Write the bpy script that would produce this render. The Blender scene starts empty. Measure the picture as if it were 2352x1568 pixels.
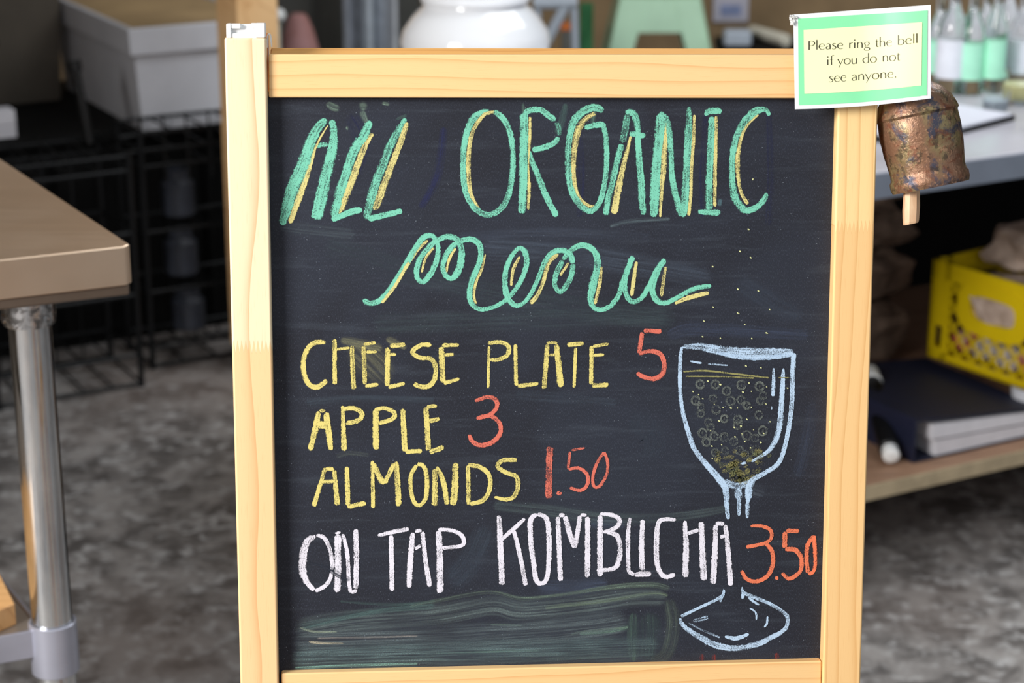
import bpy, math, random
from mathutils import Vector, Matrix
random.seed(7)
SC = bpy.context.scene
C = bpy.context.collection

# ------------------------------------------------------------------ camera
F = 4700.0                       # focal length in pixels of the 2352 px wide frame
PITCH = math.radians(18.0)
H = 1.405
cam_d = bpy.data.cameras.new('camera'); cam = bpy.data.objects.new('camera', cam_d); C.objects.link(cam)
cam_d.sensor_width = 36.0; cam_d.lens = 36.0*F/2352; cam_d.clip_start = 0.05
cam.location = (0, 0, H); cam.rotation_euler = (math.pi/2-PITCH, 0, 0)
cam_d.dof.use_dof = True; cam_d.dof.focus_distance = 1.44; cam_d.dof.aperture_fstop = 9.0
SC.camera = cam
CAM = Vector((0, 0, H)); RT = Vector((1, 0, 0))
UP = Vector((0, math.sin(PITCH), math.cos(PITCH))); FW = Vector((0, math.cos(PITCH), -math.sin(PITCH)))

# ------------------------------------------------------------------ world, light, exposure
w = bpy.data.worlds.new('daylight'); SC.world = w; w.use_nodes = True
bg = w.node_tree.nodes['Background']
bg.inputs[0].default_value = (0.86, 0.93, 1.0, 1); bg.inputs[1].default_value = 0.62

def area(name, loc, target, size, power, col):
    l = bpy.data.lights.new(name, 'AREA'); l.shape = 'RECTANGLE'; l.size = size[0]; l.size_y = size[1]
    l.energy = power; l.color = col
    o = bpy.data.objects.new(name, l); C.objects.link(o); o.location = loc
    o.rotation_euler = (Vector(target)-Vector(loc)).to_track_quat('-Z', 'Y').to_euler()
    return o
area('daylight_opening', (-2.5, -0.5, 2.3), (0.0, 1.35, 0.85), (1.3, 1.3), 182, (1.0, 0.985, 0.96))
area('interior_fill', (1.3, 3.6, 2.9), (-0.2, 4.6, 0.5), (2.4, 1.2), 62, (0.93, 0.97, 1.0))  # added fill lamp below the closed ceiling; brightens the counter and back room
SC.view_settings.view_transform = 'Standard'; SC.view_settings.look = 'None'
SC.view_settings.exposure = 0.0; SC.view_settings.gamma = 1.0; SC.view_settings.use_curve_mapping = False

# ------------------------------------------------------------------ pixel helpers
def ray(px, py): return RT*((px-1176)/F) + UP*((784-py)/F) + FW
def onz(px, py, z):
    d = ray(px, py); return CAM + d*((z-H)/d.z)
def aty(px, py, y):
    d = ray(px, py); return CAM + d*(y/d.y)
def atd(px, py, dep):
    return CAM + ray(px, py)*dep
def onvert(px, py, A, e):
    n = Vector((e[1], -e[0], 0)); d = ray(px, py)
    return CAM + d*((Vector(A)-CAM).dot(n)/d.dot(n))

# ------------------------------------------------------------------ node materials
def lin(c):
    r = []
    for v in c[:3]:
        v /= 255.0
        r.append(v/12.92 if v <= .04045 else ((v+.055)/1.055)**2.4)
    return (r[0], r[1], r[2], 1)
class NT:
    def __init__(s, name):
        s.m = bpy.data.materials.new(name); s.m.use_nodes = True
        s.t = s.m.node_tree; s.b = s.t.nodes['Principled BSDF']; s.out = s.t.nodes['Material Output']
    def n(s, typ, **kw):
        x = s.t.nodes.new(typ)
        for k, v in kw.items():
            if k.startswith('i_'): x.inputs[k[2:].replace('_', ' ')].default_value = v
            else: setattr(x, k, v)
        return x
    def l(s, a, b): s.t.links.new(a, b)
    def math(s, op, a, b=None, c=None):
        x = s.t.nodes.new('ShaderNodeMath'); x.operation = op
        for i, v in enumerate((a, b, c)):
            if v is None: continue
            if isinstance(v, (int, float)): x.inputs[i].default_value = v
            else: s.l(v, x.inputs[i])
        return x.outputs[0]
    def mix(s, f, a, b):
        x = s.t.nodes.new('ShaderNodeMix'); x.data_type = 'RGBA'
        for k, v in ((0, f), (6, a), (7, b)):
            if isinstance(v, (int, float, tuple)): x.inputs[k].default_value = v
            else: s.l(v, x.inputs[k])
        return x.outputs[2]
    def ramp(s, f, lo, hi, a=0.0, b=1.0):
        x = s.t.nodes.new('ShaderNodeMapRange'); x.inputs[1].default_value = lo; x.inputs[2].default_value = hi
        x.inputs[3].default_value = a; x.inputs[4].default_value = b; x.interpolation_type = 'SMOOTHSTEP'
        s.l(f, x.inputs[0]); return x.outputs[0]
    def coord(s, scale=(1, 1, 1), rot=(0, 0, 0)):
        tc = s.n('ShaderNodeTexCoord'); mp = s.n('ShaderNodeMapping')
        mp.inputs['Scale'].default_value = scale; mp.inputs['Rotation'].default_value = rot
        s.l(tc.outputs['Object'], mp.inputs[0]); return mp.outputs[0]
    def noise(s, vec, scale, detail=2, rough=.5, dist=0):
        x = s.n('ShaderNodeTexNoise'); x.inputs['Scale'].default_value = scale; x.inputs['Detail'].default_value = detail
        x.inputs['Roughness'].default_value = rough; x.inputs['Distortion'].default_value = dist
        s.l(vec, x.inputs['Vector']); return x.outputs[0]
    def bump(s, h, strength, dist=.001):
        x = s.n('ShaderNodeBump'); x.inputs['Strength'].default_value = strength; x.inputs['Distance'].default_value = dist
        s.l(h, x.inputs['Height']); s.l(x.outputs[0], s.b.inputs['Normal'])
    def base(s, c):
        if isinstance(c, tuple): s.b.inputs['Base Color'].default_value = c
        else: s.l(c, s.b.inputs['Base Color'])

def plain(name, col, rough=.6, metal=0, var=.12, scale=20, bump=0.0, stretch=(1, 1, 1), coat=0, trans=0, col2=None, spec=.5):
    s = NT(name); v = s.coord(stretch); nz = s.noise(v, scale, 4, .6)
    a = lin(col)
    lo = tuple(x*(1-var) for x in a[:3])+(1,); hi = tuple(min(1, x*(1+var)) for x in a[:3])+(1,)
    if col2: lo, hi = lin(col), lin(col2)
    s.base(s.mix(s.ramp(nz, .35, .65), lo, hi))
    s.b.inputs['Roughness'].default_value = rough; s.b.inputs['Metallic'].default_value = metal
    s.b.inputs['Coat Weight'].default_value = coat; s.b.inputs['Coat Roughness'].default_value = .08
    s.b.inputs['Transmission Weight'].default_value = trans; s.b.inputs['Specular IOR Level'].default_value = spec
    if bump: s.bump(nz, bump, .002)
    return s.m

def pine(name, c1, c2, line, axis='y', seed=0.0, rings=120, joint=None, c1b=None, rough=.38):
    """axis = direction of the grain in the easel's own coordinates; joint = (y, x0) of a finger joint"""
    s = NT(name)
    long_, cross = (.35, 1.0)
    tc = s.n('ShaderNodeTexCoord'); sp = s.n('ShaderNodeSeparateXYZ'); s.l(tc.outputs['Object'], sp.inputs[0])
    a, b = (sp.outputs[1], sp.outputs[0]) if axis == 'y' else (sp.outputs[0], sp.outputs[1])
    cb = s.n('ShaderNodeCombineXYZ')
    s.l(s.math('MULTIPLY', a, 3.0), cb.inputs[0]); s.l(s.math('MULTIPLY', b, 20.0), cb.inputs[1])
    s.l(s.math('ADD', s.math('MULTIPLY', sp.outputs[2], 20.0), seed), cb.inputs[2])
    wob = s.noise(cb.outputs[0], 1.0, 2, .5)
    ph = s.math('ADD', s.math('MULTIPLY', b, rings), s.math('MULTIPLY', wob, 2.6))
    ph = s.math('ADD', ph, s.math('MULTIPLY', sp.outputs[2], rings*.6))
    fr = s.math('FRACT', s.math('ADD', ph, seed*3.7))
    ring = s.math('POWER', fr, 7.0)
    cf = s.n('ShaderNodeCombineXYZ')
    s.l(s.math('MULTIPLY', a, 60.0), cf.inputs[0]); s.l(s.math('MULTIPLY', b, 1400.0), cf.inputs[1]); s.l(sp.outputs[2], cf.inputs[2])
    fine = s.noise(cf.outputs[0], 1.0, 2, .5)
    broad = s.noise(cb.outputs[0], .6, 1, .5)
    colr = s.mix(s.ramp(broad, .35, .65), lin(c1), lin(c2))
    if joint:
        jy, x0 = joint
        zz = s.math('PINGPONG', s.math('ADD', b, 1.0+x0), .00135)
        edge = s.math('ADD', a, s.math('MULTIPLY', zz, 6.5))
        msk = s.math('GREATER_THAN', edge, jy)
        colr = s.mix(msk, colr, lin(c1b))
        dl = s.math('LESS_THAN', s.math('ABSOLUTE', s.math('SUBTRACT', edge, jy)), .0005)
        colr = s.mix(s.math('MULTIPLY', dl, .45), colr, lin(line))
    colr = s.mix(s.math('MULTIPLY', ring, .62), colr, lin(line))
    colr = s.mix(s.math('MULTIPLY', s.ramp(fine, .55, .75), .18), colr, lin(line))
    s.base(colr); s.b.inputs['Roughness'].default_value = rough
    s.b.inputs['Specular IOR Level'].default_value = .35
    s.bump(fine, .06, .0004)
    return s.m

# ------------------------------------------------------------------ mesh helpers
INV = {}
class MB:
    def __init__(s): s.v = []; s.f = []
    def add(s, vs, fs):
        k = len(s.v); s.v += [Vector(p) for p in vs]; s.f += [tuple(i+k for i in f) for f in fs]; return s
    def frame(s, O, ex, ey, ez, a, b):
        """box from a to b in the frame O, ex, ey, ez"""
        O = Vector(O); vs = []
        for x in (a[0], b[0]):
            for y in (a[1], b[1]):
                for z in (a[2], b[2]): vs.append(O+Vector(ex)*x+Vector(ey)*y+Vector(ez)*z)
        return s.add(vs, [(0, 1, 3, 2), (4, 6, 7, 5), (0, 4, 5, 1), (2, 3, 7, 6), (0, 2, 6, 4), (1, 5, 7, 3)])
    def box(s, a, b): return s.frame((0, 0, 0), (1, 0, 0), (0, 1, 0), (0, 0, 1), a, b)
    def prism(s, poly, back, front):
        """poly: list of points at the front; back/front are offsets (vectors) added"""
        n = len(poly); vs = [Vector(p)+Vector(back) for p in poly]+[Vector(p)+Vector(front) for p in poly]
        fs = [tuple(range(n-1, -1, -1)), tuple(range(n, 2*n))]+[(i, (i+1) % n, n+(i+1) % n, n+i) for i in range(n)]
        return s.add(vs, fs)
    def lathe(s, prof, M=Matrix(), seg=32):
        """prof: (r, z) list, revolved about the local z of M"""
        vs = []; fs = []; n = len(prof)
        for (r, z) in prof:
            for k in range(seg):
                a = 2*math.pi*k/seg; vs.append(M @ Vector((r*math.cos(a), r*math.sin(a), z)))
        for i in range(n-1):
            for k in range(seg):
                k2 = (k+1) % seg; fs.append((i*seg+k, i*seg+k2, (i+1)*seg+k2, (i+1)*seg+k))
        fs.append(tuple(range(seg-1, -1, -1))); fs.append(tuple((n-1)*seg+k for k in range(seg)))
        return s.add(vs, fs)
    def tube(s, pts, r, seg=8):
        pts = [Vector(p) for p in pts]; vs = []; fs = []; n = len(pts)
        rr = r if isinstance(r, (list, tuple)) else [r]*n
        for i, p in enumerate(pts):
            d = (pts[min(i+1, n-1)]-pts[max(i-1, 0)]).normalized()
            a = d.orthogonal().normalized() if i == 0 else (a-d*a.dot(d)).normalized()
            b = d.cross(a)
            for k in range(seg):
                t = 2*math.pi*k/seg; vs.append(p+(a*math.cos(t)+b*math.sin(t))*rr[i])
        for i in range(n-1):
            for k in range(seg):
                k2 = (k+1) % seg; fs.append((i*seg+k, i*seg+k2, (i+1)*seg+k2, (i+1)*seg+k))
        fs.append(tuple(range(seg-1, -1, -1))); fs.append(tuple((n-1)*seg+k for k in range(seg)))
        return s.add(vs, fs)
    def build(s, name, mat, parent=None, bevel=0, smooth=False, seg=2, local=False):
        if parent is not None and not local:
            iv = INV[parent]; vs = [iv @ p for p in s.v]; loc = None
        elif parent is None:
            xs = [p.x for p in s.v]; ys = [p.y for p in s.v]; z0 = min(p.z for p in s.v)
            loc = Vector(((min(xs)+max(xs))/2, (min(ys)+max(ys))/2, z0)); vs = [p-loc for p in s.v]
        else: vs = s.v; loc = None
        me = bpy.data.meshes.new(name); me.from_pydata([tuple(p) for p in vs], [], s.f); me.validate(); me.update()
        import bmesh
        bm = bmesh.new(); bm.from_mesh(me); bmesh.ops.recalc_face_normals(bm, faces=bm.faces); bm.to_mesh(me); bm.free()
        o = bpy.data.objects.new(name, me); C.objects.link(o)
        if mat: me.materials.append(mat)
        if parent is not None: o.parent = parent; INV[o] = INV[parent]
        elif loc is not None: o.location = loc; INV[o] = Matrix.Translation(loc).inverted()
        if smooth:
            for p in me.polygons: p.use_smooth = True
        if bevel:
            md = o.modifiers.new('bevel', 'BEVEL'); md.width = bevel; md.segments = seg; md.limit_method = 'ANGLE'; md.angle_limit = math.radians(40)
            for p in me.polygons: p.use_smooth = True
            md.harden_normals = True
        elif smooth:
            try:
                md = o.modifiers.new('split', 'EDGE_SPLIT'); md.split_angle = math.radians(38)
            except Exception: pass
        return o
def root(name, M, label, cat, group=None):
    if not isinstance(M, Matrix): M = Matrix.Translation(Vector(M))
    o = bpy.data.objects.new(name, None); C.objects.link(o); o.matrix_world = M; o.empty_display_size = .05
    o['label'] = label; o['category'] = cat
    if group: o['group'] = group
    INV[o] = M.inverted(); return o
def tag(o, label, cat, group=None):
    o['label'] = label; o['category'] = cat
    if group: o['group'] = group
    return o
def lab(o, label): o['label'] = label; return o
def struct(o): o['kind'] = 'structure'; return o
def dup(r, M, label):
    n = r.copy(); C.objects.link(n); n.matrix_world = M; n['label'] = label
    for ch in r.children:
        c = ch.copy(); C.objects.link(c); c.parent = n
        for g in ch.children:
            d = g.copy(); C.objects.link(d); d.parent = c
    return n
Z3 = Vector((0, 0, 1))

# ------------------------------------------------------------------ materials
M_floor = NT('stained_concrete'); s = M_floor
v = s.coord(); n1 = s.noise(v, 13, 5, .62, .5); n2 = s.noise(v, 34, 4, .6, .3); n3 = s.noise(v, 1.6, 2)
n5 = s.noise(v, 48, 3, .6)
c = s.mix(s.ramp(n1, .36, .66), lin((92, 88, 86)), lin((158, 153, 150)))
c = s.mix(s.ramp(n2, .50, .70), c, lin((186, 184, 183)))
c = s.mix(s.math('MULTIPLY', s.ramp(n3, .5, .7), .5), c, lin((122, 106, 97)))
c = s.mix(s.math('MULTIPLY', s.ramp(n5, .6, .74), .35), c, lin((206, 204, 202)))
s.base(c); s.b.inputs['Roughness'].default_value = .55; s.bump(n2, .15, .003)
M_floor = s.m
M_wall = plain('brown_plaster', (160, 134, 100), .85, var=.18, scale=3)
M_ceil = plain('dark_ceiling', (92, 84, 74), .9, scale=2)
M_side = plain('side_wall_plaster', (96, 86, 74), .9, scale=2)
M_black = plain('black_painted_wire', (17, 18, 20), .5, scale=60, spec=.3)
M_blackp = plain('black_plastic', (16, 16, 17), .45, scale=30, spec=.35)
M_mattblack = plain('matt_black_board', (13, 13, 13), .75, scale=12, spec=.15)
M_tub = plain('off_white_plastic', (214, 215, 222), .42, var=.05, scale=6)
M_tubdark = plain('grey_brown_plastic', (86, 78, 68), .5, var=.1, scale=6)
M_white = plain('white_plastic', (246, 247, 246), .35, var=.02, scale=20)
M_ceramic = plain('white_glazed_ceramic', (238, 240, 244), .12, var=.02, scale=8, coat=.5)
M_mint = plain('mint_enamel_metal', (204, 244, 210), .28, var=.04, scale=8, coat=.3)
M_paper = plain('white_paper', (222, 220, 226), .8, var=.04, scale=30)
M_kraft = plain('brown_kraft_paper', (156, 132, 114), .85, scale=22, col2=(116, 96, 82), bump=.5)
M_cloth = plain('tan_paper_bag', (192, 172, 158), .85, scale=18, col2=(150, 130, 116), bump=.5)
M_navy = plain('navy_vinyl', (20, 25, 50), .62, var=.1, scale=14)
M_yel = plain('yellow_crate_plastic', (204, 176, 6), .4, var=.05, scale=9)
M_cream = plain('cream_plastic', (226, 222, 206), .4, var=.04, scale=9)
M_green = plain('green_painted_wood', (48, 110, 66), .5, var=.1, scale=9)
M_paleblue = plain('pale_grey_blue_paint', (176, 186, 198), .5, var=.05, scale=9)
M_terra = plain('terracotta', (160, 108, 98), .7, scale=7, col2=(186, 138, 136))
M_grey = plain('dark_grey_paint', (96, 96, 92), .6, scale=5)
M_orange = plain('orange_card', (214, 116, 50), .6, scale=9)
M_red = plain('red_plastic', (150, 20, 18), .5, scale=9)
M_shelf = plain('plywood_shelf', (176, 138, 112), .6, scale=9, stretch=(1, 8, 1), col2=(150, 116, 92))
M_steel_top = NT('brushed_stainless'); s = M_steel_top
v = s.coord((1, 1, 1)); n1 = s.noise(v, 6, 3, .6); n2 = s.noise(s.coord((6, 260, 260), (0, 0, math.radians(-27))), 1, 3, .6)
sc = s.noise(v, 90, 2, .5)
s.base(s.mix(s.ramp(n1, .35, .65), lin((236, 206, 176)), lin((248, 220, 192))))
s.b.inputs['Metallic'].default_value = .9
s.l(s.math('ADD', s.math('MULTIPLY', n2, .16), .34), s.b.inputs['Roughness']); s.bump(n2, .035, .0006); M_steel_top = s.m
M_zinc = NT('galvanised_tube'); s = M_zinc
v = s.coord((1, 1, .35)); n1 = s.noise(v, 26, 4, .65); n2 = s.noise(s.coord(), 420, 2)
s.base(s.mix(s.ramp(n1, .35, .7), lin((196, 200, 204)), lin((226, 228, 228)))); s.b.inputs['Metallic'].default_value = 1
s.l(s.ramp(n1, .45, .75, .07, .26), s.b.inputs['Roughness']); s.bump(n2, .03, .0003); M_zinc = s.m
M_collar = NT('worn_cast_collar'); s = M_collar
n1 = s.noise(s.coord(), 75, 5, .7, 1.0)
s.base(s.mix(s.ramp(n1, .42, .6), lin((120, 122, 124)), lin((212, 214, 216)))); s.b.inputs['Metallic'].default_value = 1
s.l(s.ramp(n1, .4, .6, .42, .16), s.b.inputs['Roughness']); s.bump(n1, .05, .0003); M_collar = s.m
M_alu = plain('silver_painted_casting', (182, 184, 198), .32, metal=.55, var=.05, scale=12)
M_under = plain('galvanised_shelf_sheet', (150, 140, 130), .45, metal=.5, var=.08, scale=9)
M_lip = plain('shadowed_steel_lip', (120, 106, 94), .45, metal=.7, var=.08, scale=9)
M_counter = plain('grey_laminate_counter', (186, 184, 192), .26, metal=0.0, var=.06, scale=5, col2=(206, 205, 214))
M_counteredge = plain('blue_grey_counter_edge', (124, 132, 146), .4, var=.06, scale=8)
M_glass = NT('bottle_glass'); s = M_glass
s.base((.93, .97, .95, 1)); s.b.inputs['Roughness'].default_value = .03; s.b.inputs['Transmission Weight'].default_value = 1.0
s.b.inputs['IOR'].default_value = 1.45; M_glass = s.m
M_mintlab = plain('mint_label', (178, 246, 216), .5, var=.05, scale=30)
M_whitelab = plain('white_label', (232, 236, 246), .5, var=.05, scale=30)
M_greenlab = plain('green_label', (96, 158, 124), .5, var=.08, scale=30)
M_yellab = plain('yellow_cap', (228, 220, 130), .5, var=.05, scale=30)
M_liquid = plain('pale_yellow_drink', (232, 226, 168), .15, var=.05, scale=12)
M_bell = NT('aged_copper'); s = M_bell
v = s.coord(); n1 = s.noise(v, 52, 5, .65, .5); n2 = s.noise(v, 95, 4, .6, .8); n3 = s.noise(v, 330, 3, .6); n4 = s.noise(v, 34, 3, .55)
n6 = s.noise(v, 140, 4, .7)
c = s.mix(s.ramp(n4, .42, .58), lin((134, 100, 78)), lin((142, 126, 88)))
c = s.mix(s.ramp(n2, .50, .66), c, lin((118, 74, 52)))
c = s.mix(s.ramp(n1, .50, .62), c, lin((70, 70, 84)))
c = s.mix(s.math('MULTIPLY', s.ramp(n6, .52, .64), .7), c, lin((58, 44, 38)))
c = s.mix(s.math('MULTIPLY', s.ramp(n3, .58, .68), .5), c, lin((196, 150, 118)))
s.base(c); s.b.inputs['Metallic'].default_value = .5; s.l(s.ramp(n2, .3, .7, .30, .55), s.b.inputs['Roughness'])
s.bump(s.math('ADD', n3, s.math('MULTIPLY', n6, .8)), .5, .0009); M_bell = s.m
M_clap = plain('pale_wood_clapper', (232, 196, 158), .6, scale=90, stretch=(1, 1, .2), col2=(206, 160, 122), bump=.2)
M_string = plain('white_cord', (230, 222, 216), .8, scale=200)
M_lam = plain('laminated_white', (240, 241, 242), .2, var=.01, scale=20, coat=.4)
M_sgreen = plain('laminated_green_print', (138, 232, 170), .2, var=.02, scale=20, coat=.4)
M_syel = plain('laminated_yellow_print', (250, 248, 196), .2, var=.01, scale=20, coat=.4)
M_ink = plain('black_print', (52, 50, 30), .3, var=.05, scale=20, coat=.4)
M_tape = plain('crumpled_tape', (216, 214, 210), .25, scale=120, bump=.8, col2=(240, 240, 238))
M_post = pine('post_timber', (250, 206, 152), (242, 194, 138), (206, 150, 98), axis='y', seed=2.1, rings=25)
M_postdark = plain('post_timber_side', (200, 150, 96), .6, scale=8, stretch=(1, 1, .1))

CR = (255, 232, 182); CR2 = (252, 224, 170)
M_stileL = pine('pine_left_stile', (250, 206, 148), (246, 198, 138), (214, 146, 84), 'y', 1.3, 95, joint=None)
M_rail = pine('pine_rail', (246, 207, 150), (243, 200, 140), (222, 158, 92), 'x', 4.2, 105)
M_rearrail = pine('pine_rear_rail', (240, 186, 116), (236, 178, 106), (206, 138, 72), 'x', 9.2, 150)
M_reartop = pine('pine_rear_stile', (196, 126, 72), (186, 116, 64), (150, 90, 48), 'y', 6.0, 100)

# ------------------------------------------------------------------ room
def slab(name, a, b, mat): return struct(MB().box(a, b).build(name, mat))
slab('floor', (-6, -3, -.1), (6, 8, 0), M_floor)
slab('wall_back', (-6, 7.0, 0), (6, 7.15, 3.2), M_wall)
slab('wall_left_blocker', (-1.84, 1.35, 0), (-1.72, 7.0, 3.2), M_side)  # unseen wall, set here to block the left lamp from tubs and racks
slab('wall_front_blocker', (-6.0, -2.3, 0), (-0.55, -2.15, 3.2), plain('ochre_blocker', (206, 150, 92), .85, scale=2))  # added unseen wall: blocks sky light from front left, ochre for reflections
slab('wall_right', (5.05, 1.4, 0), (5.2, 7.0, 3.2), M_side)
slab('ceiling', (-5.2, 1.75, 3.2), (5.2, 7.15, 3.3), M_ceil)

# ------------------------------------------------------------------ easel frame of reference
def cw(v): return RT*v[0]+UP*v[1]+FW*v[2]
bx = cw((63000, 559, F)).normalized()
by = -cw((11, -27700, F)).normalized(); by = (by-bx*by.dot(bx)).normalized()
bn = bx.cross(by)
P0 = atd(1265, 100, 1.352)
BO = P0 - by*(P0.z/by.z)
B = Matrix(((bx.x, by.x, bn.x, BO.x), (bx.y, by.y, bn.y, BO.y), (bx.z, by.z, bn.z, BO.z), (0, 0, 0, 1)))
BI = B.inverted()
def bp(px, py, off=0.0):
    d = ray(px, py); t = (BO+bn*off-CAM).dot(bn)/d.dot(bn)
    q = BI @ (CAM+d*t); return Vector((q.x, q.y, off))
PXM = 1.352/F

easel = root('chalkboard_easel', B, 'pine A-frame easel with a black chalkboard menu and white roll holder', 'chalkboard')
T_ST = .004      # stiles stand proud of the rails by this much
def ext(a, b, y):          # extend line a-b to local height y
    t = (y-a.y)/(b.y-a.y); return a+(b-a)*t
# stiles
yl = 0.006
def stile(outer, inner, off, thick, name, mat, top_l, top_r):
    o1, o2 = [bp(x, y, off) for x, y in outer]; i1, i2 = [bp(x, y, off) for x, y in inner]
    poly = [top_l, ext(o1, o2, yl), ext(i1, i2, yl), top_r]
    return MB().prism(poly, (0, 0, -thick), (0, 0, 0)).build(name, mat, easel, bevel=.0016, local=True)
jl = bp(580, 797, T_ST); jr = bp(1960, 520, T_ST)
M_stileL = pine('pine_left_stile', (246, 207, 156), (243, 201, 148), (212, 152, 96), 'y', 1.3, 62, joint=(jl.y+.0045, 0.0), c1b=(247, 226, 188))
M_stileR = pine('pine_right_stile', (246, 206, 146), (243, 199, 138), (216, 156, 88), 'y', 5.3, 95, joint=(jr.y+.004, .0007), c1b=(250, 214, 152))
tl = bp(515, 86, T_ST); tr = bp(611, 87, T_ST)
lab(stile([(515, 86), (552, 1568)], [(611, 87), (640, 1568)], T_ST, .017, 'stile', M_stileL, tl, tr), 'left pine upright with a finger joint')
tl = bp(2022, 86, T_ST); tl2 = bp(1929, 86, T_ST)
lab(stile([(2018, 226), (1977, 1568)], [(1921, 226), (1887, 1568)], T_ST, .017, 'stile', M_stileR, tl, tl2), 'right pine upright')
# rails
def rail(name, c4, off, th, mat):
    return MB().prism([bp(x, y, off) for x, y in c4], (0, 0, -th), (0, 0, 0)).build(name, mat, easel, bevel=.0012, local=True)
lab(rail('rail', [(617, 124.5), (617, 224), (1925, 226), (1927, 126)], 0, .014, M_rail), 'top pine rail')
lab(rail('rail', [(646, 1546), (648, 1720), (1884, 1690), (1888, 1518)], 0.001, .014, M_rail), 'bottom pine rail')
# chalk panel
OB = -.006
M_board = NT('chalkboard_black'); s = M_board
tc = s.n('ShaderNodeTexCoord'); obj = tc.outputs['Object']
n1 = s.noise(obj, 9, 3, .6, .8); n2 = s.noise(s.coord((2200, 700, 1)), 1, 2, .6); n3 = s.noise(s.coord((14, 160, 1), (0, 0, .06)), 1, 4, .6, .4)
vo = s.n('ShaderNodeTexVoronoi'); vo.inputs['Scale'].default_value = 330; s.l(obj, vo.inputs['Vector'])
c = s.mix(s.ramp(n1, .35, .68), lin((31, 33, 42)), lin((38, 42, 53)))
c = s.mix(s.math('MULTIPLY', s.ramp(n3, .52, .72), .2), c, lin((74, 82, 92)))
c = s.mix(s.math('MULTIPLY', s.ramp(n2, .50, .72), .22), c, lin((96, 104, 122)))
c = s.mix(s.math('MULTIPLY', s.math('LESS_THAN', vo.outputs['Distance'], .085), s.ramp(s.noise(obj, 60, 2), .5, .64)), c, lin((120, 128, 138)))
s.base(c); s.b.inputs['Roughness'].default_value = .62; s.b.inputs['Specular IOR Level'].default_value = .3
s.bump(n2, .12, .0002); M_board = s.m
MB().prism([bp(x, y, OB) for x, y in [(606, 210), (632, 1580), (1899, 1552), (1934, 212)]], (0, 0, -.004), (0, 0, 0)).build('chalkboard_panel', M_board, easel, local=True)
# rear frame of the easel
piv = bp(1265, 112, -.03)
ra = math.radians(19)
ey = Vector((0, math.cos(ra), math.sin(ra))); ez = Vector((0, -math.sin(ra), math.cos(ra)))
pl = bp(622, 109, -.033); pr = bp(1930, 110.5, -.033)
for (nm, lb, t0, t1) in (('rear_rail', 'rear top pine rail', 0, .034),):
    m = MB(); e = (pr-pl).normalized(); L = (pr-pl).length
    m.frame(pl, e, -ey, ez, (0, t0, 0), (L, t1, .014)); m.build(nm, M_rearrail, easel, bevel=.0012, local=True)
bl = bp(622, 94, -.022); br = bp(2022, 76, -.022)
for q, e0 in ((bl, -.030), (br, -.030)):
    # rear stiles run down to the floor behind
    fl = BI @ Vector((0, 0, 0)); W = B @ q
    m = MB(); k = 0.0
    down = (B.to_3x3() @ -ey).normalized(); Ld = W.z/(-down.z)-.006
    m.frame(q, (1, 0, 0), -ey, -ez, (e0, 0, .0), (e0+.028, Ld, .016)); m.build('rear_stile', M_reartop, easel, bevel=.001, local=True)
m = MB(); mid = .62
m.frame(pl-ey*mid, (1, 0, 0), -ey, -ez, (-.01, 0, .002), ((pr-pl).length+.01, .035, .012)); m.build('rear_rail', M_rearrail, easel, bevel=.001, local=True)
# white roll holder on the left upright
def clip(name, x0, y0, x1, y1, z0, z1, bev=.0008):
    a = bp(x0, y1, z1); b = bp(x1, y0, z1)
    return MB().box((a.x, a.y, z0), (b.x, b.y, z1)).build(name, M_white, easel, bevel=bev, local=True)
rh = clip('roll_holder', 524, 76, 606, 88, -.012, .003)
def sub(o, p): o.parent = p; return o
sub(clip('holder_arm', 520, 54, 531, 88, -.012, .004), rh)
sub(clip('holder_arm', 586, 53, 609, 87, -.012, .004), rh)
sub(clip('holder_tab', 531, 54, 553, 66, -.002, .0035), rh)
sub(clip('holder_tab', 576, 53, 590, 65, -.002, .0035), rh)
a = bp(531, 72, -.004); b = bp(588, 70, -.004)
o = MB().tube([a, b], .0046, 16).build('holder_rod', M_white, rh, smooth=True, local=True)
hp = [bp(613.5, 108, 0), bp(613.5, 84, 0), bp(616, 77, 0), bp(620, 78, 0), bp(623, 108, -.0)]
m = MB()
for i in range(4):
    pass
hk = [bp(x, y, -.008) for x, y in ((612.5, 110), (613, 84), (615, 77.5), (619, 77), (621.5, 82), (624, 108))]
inn = [p+Vector(d) for p, d in zip(hk, ((.0003, 0, 0), (.0004, 0, 0), (.0004, -.0006, 0), (-.0003, -.0006, 0), (-.0005, -.0002, 0), (-.0004, 0, 0)))]
m.v = []; n = len(hk)
vs = [p+Vector((0, 0, z)) for z in (-.012, 0) for p in hk] + [p+Vector((0, 0, z)) for z in (-.012, 0) for p in inn]
fs = []
for i in range(n-1):
    fs += [(i, i+1, n+i+1, n+i), (2*n+i, 3*n+i, 3*n+i+1, 2*n+i+1), (n+i, n+i+1, 3*n+i+1, 3*n+i), (i, 2*n+i, 2*n+i+1, i+1)]
fs += [(0, n, 3*n, 2*n), (n-1, 3*n-1, 4*n-1, 2*n-1)]
lab(m.add(vs, fs).build('hook', M_white, easel, local=True), 'thin white plastic hook')

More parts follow.
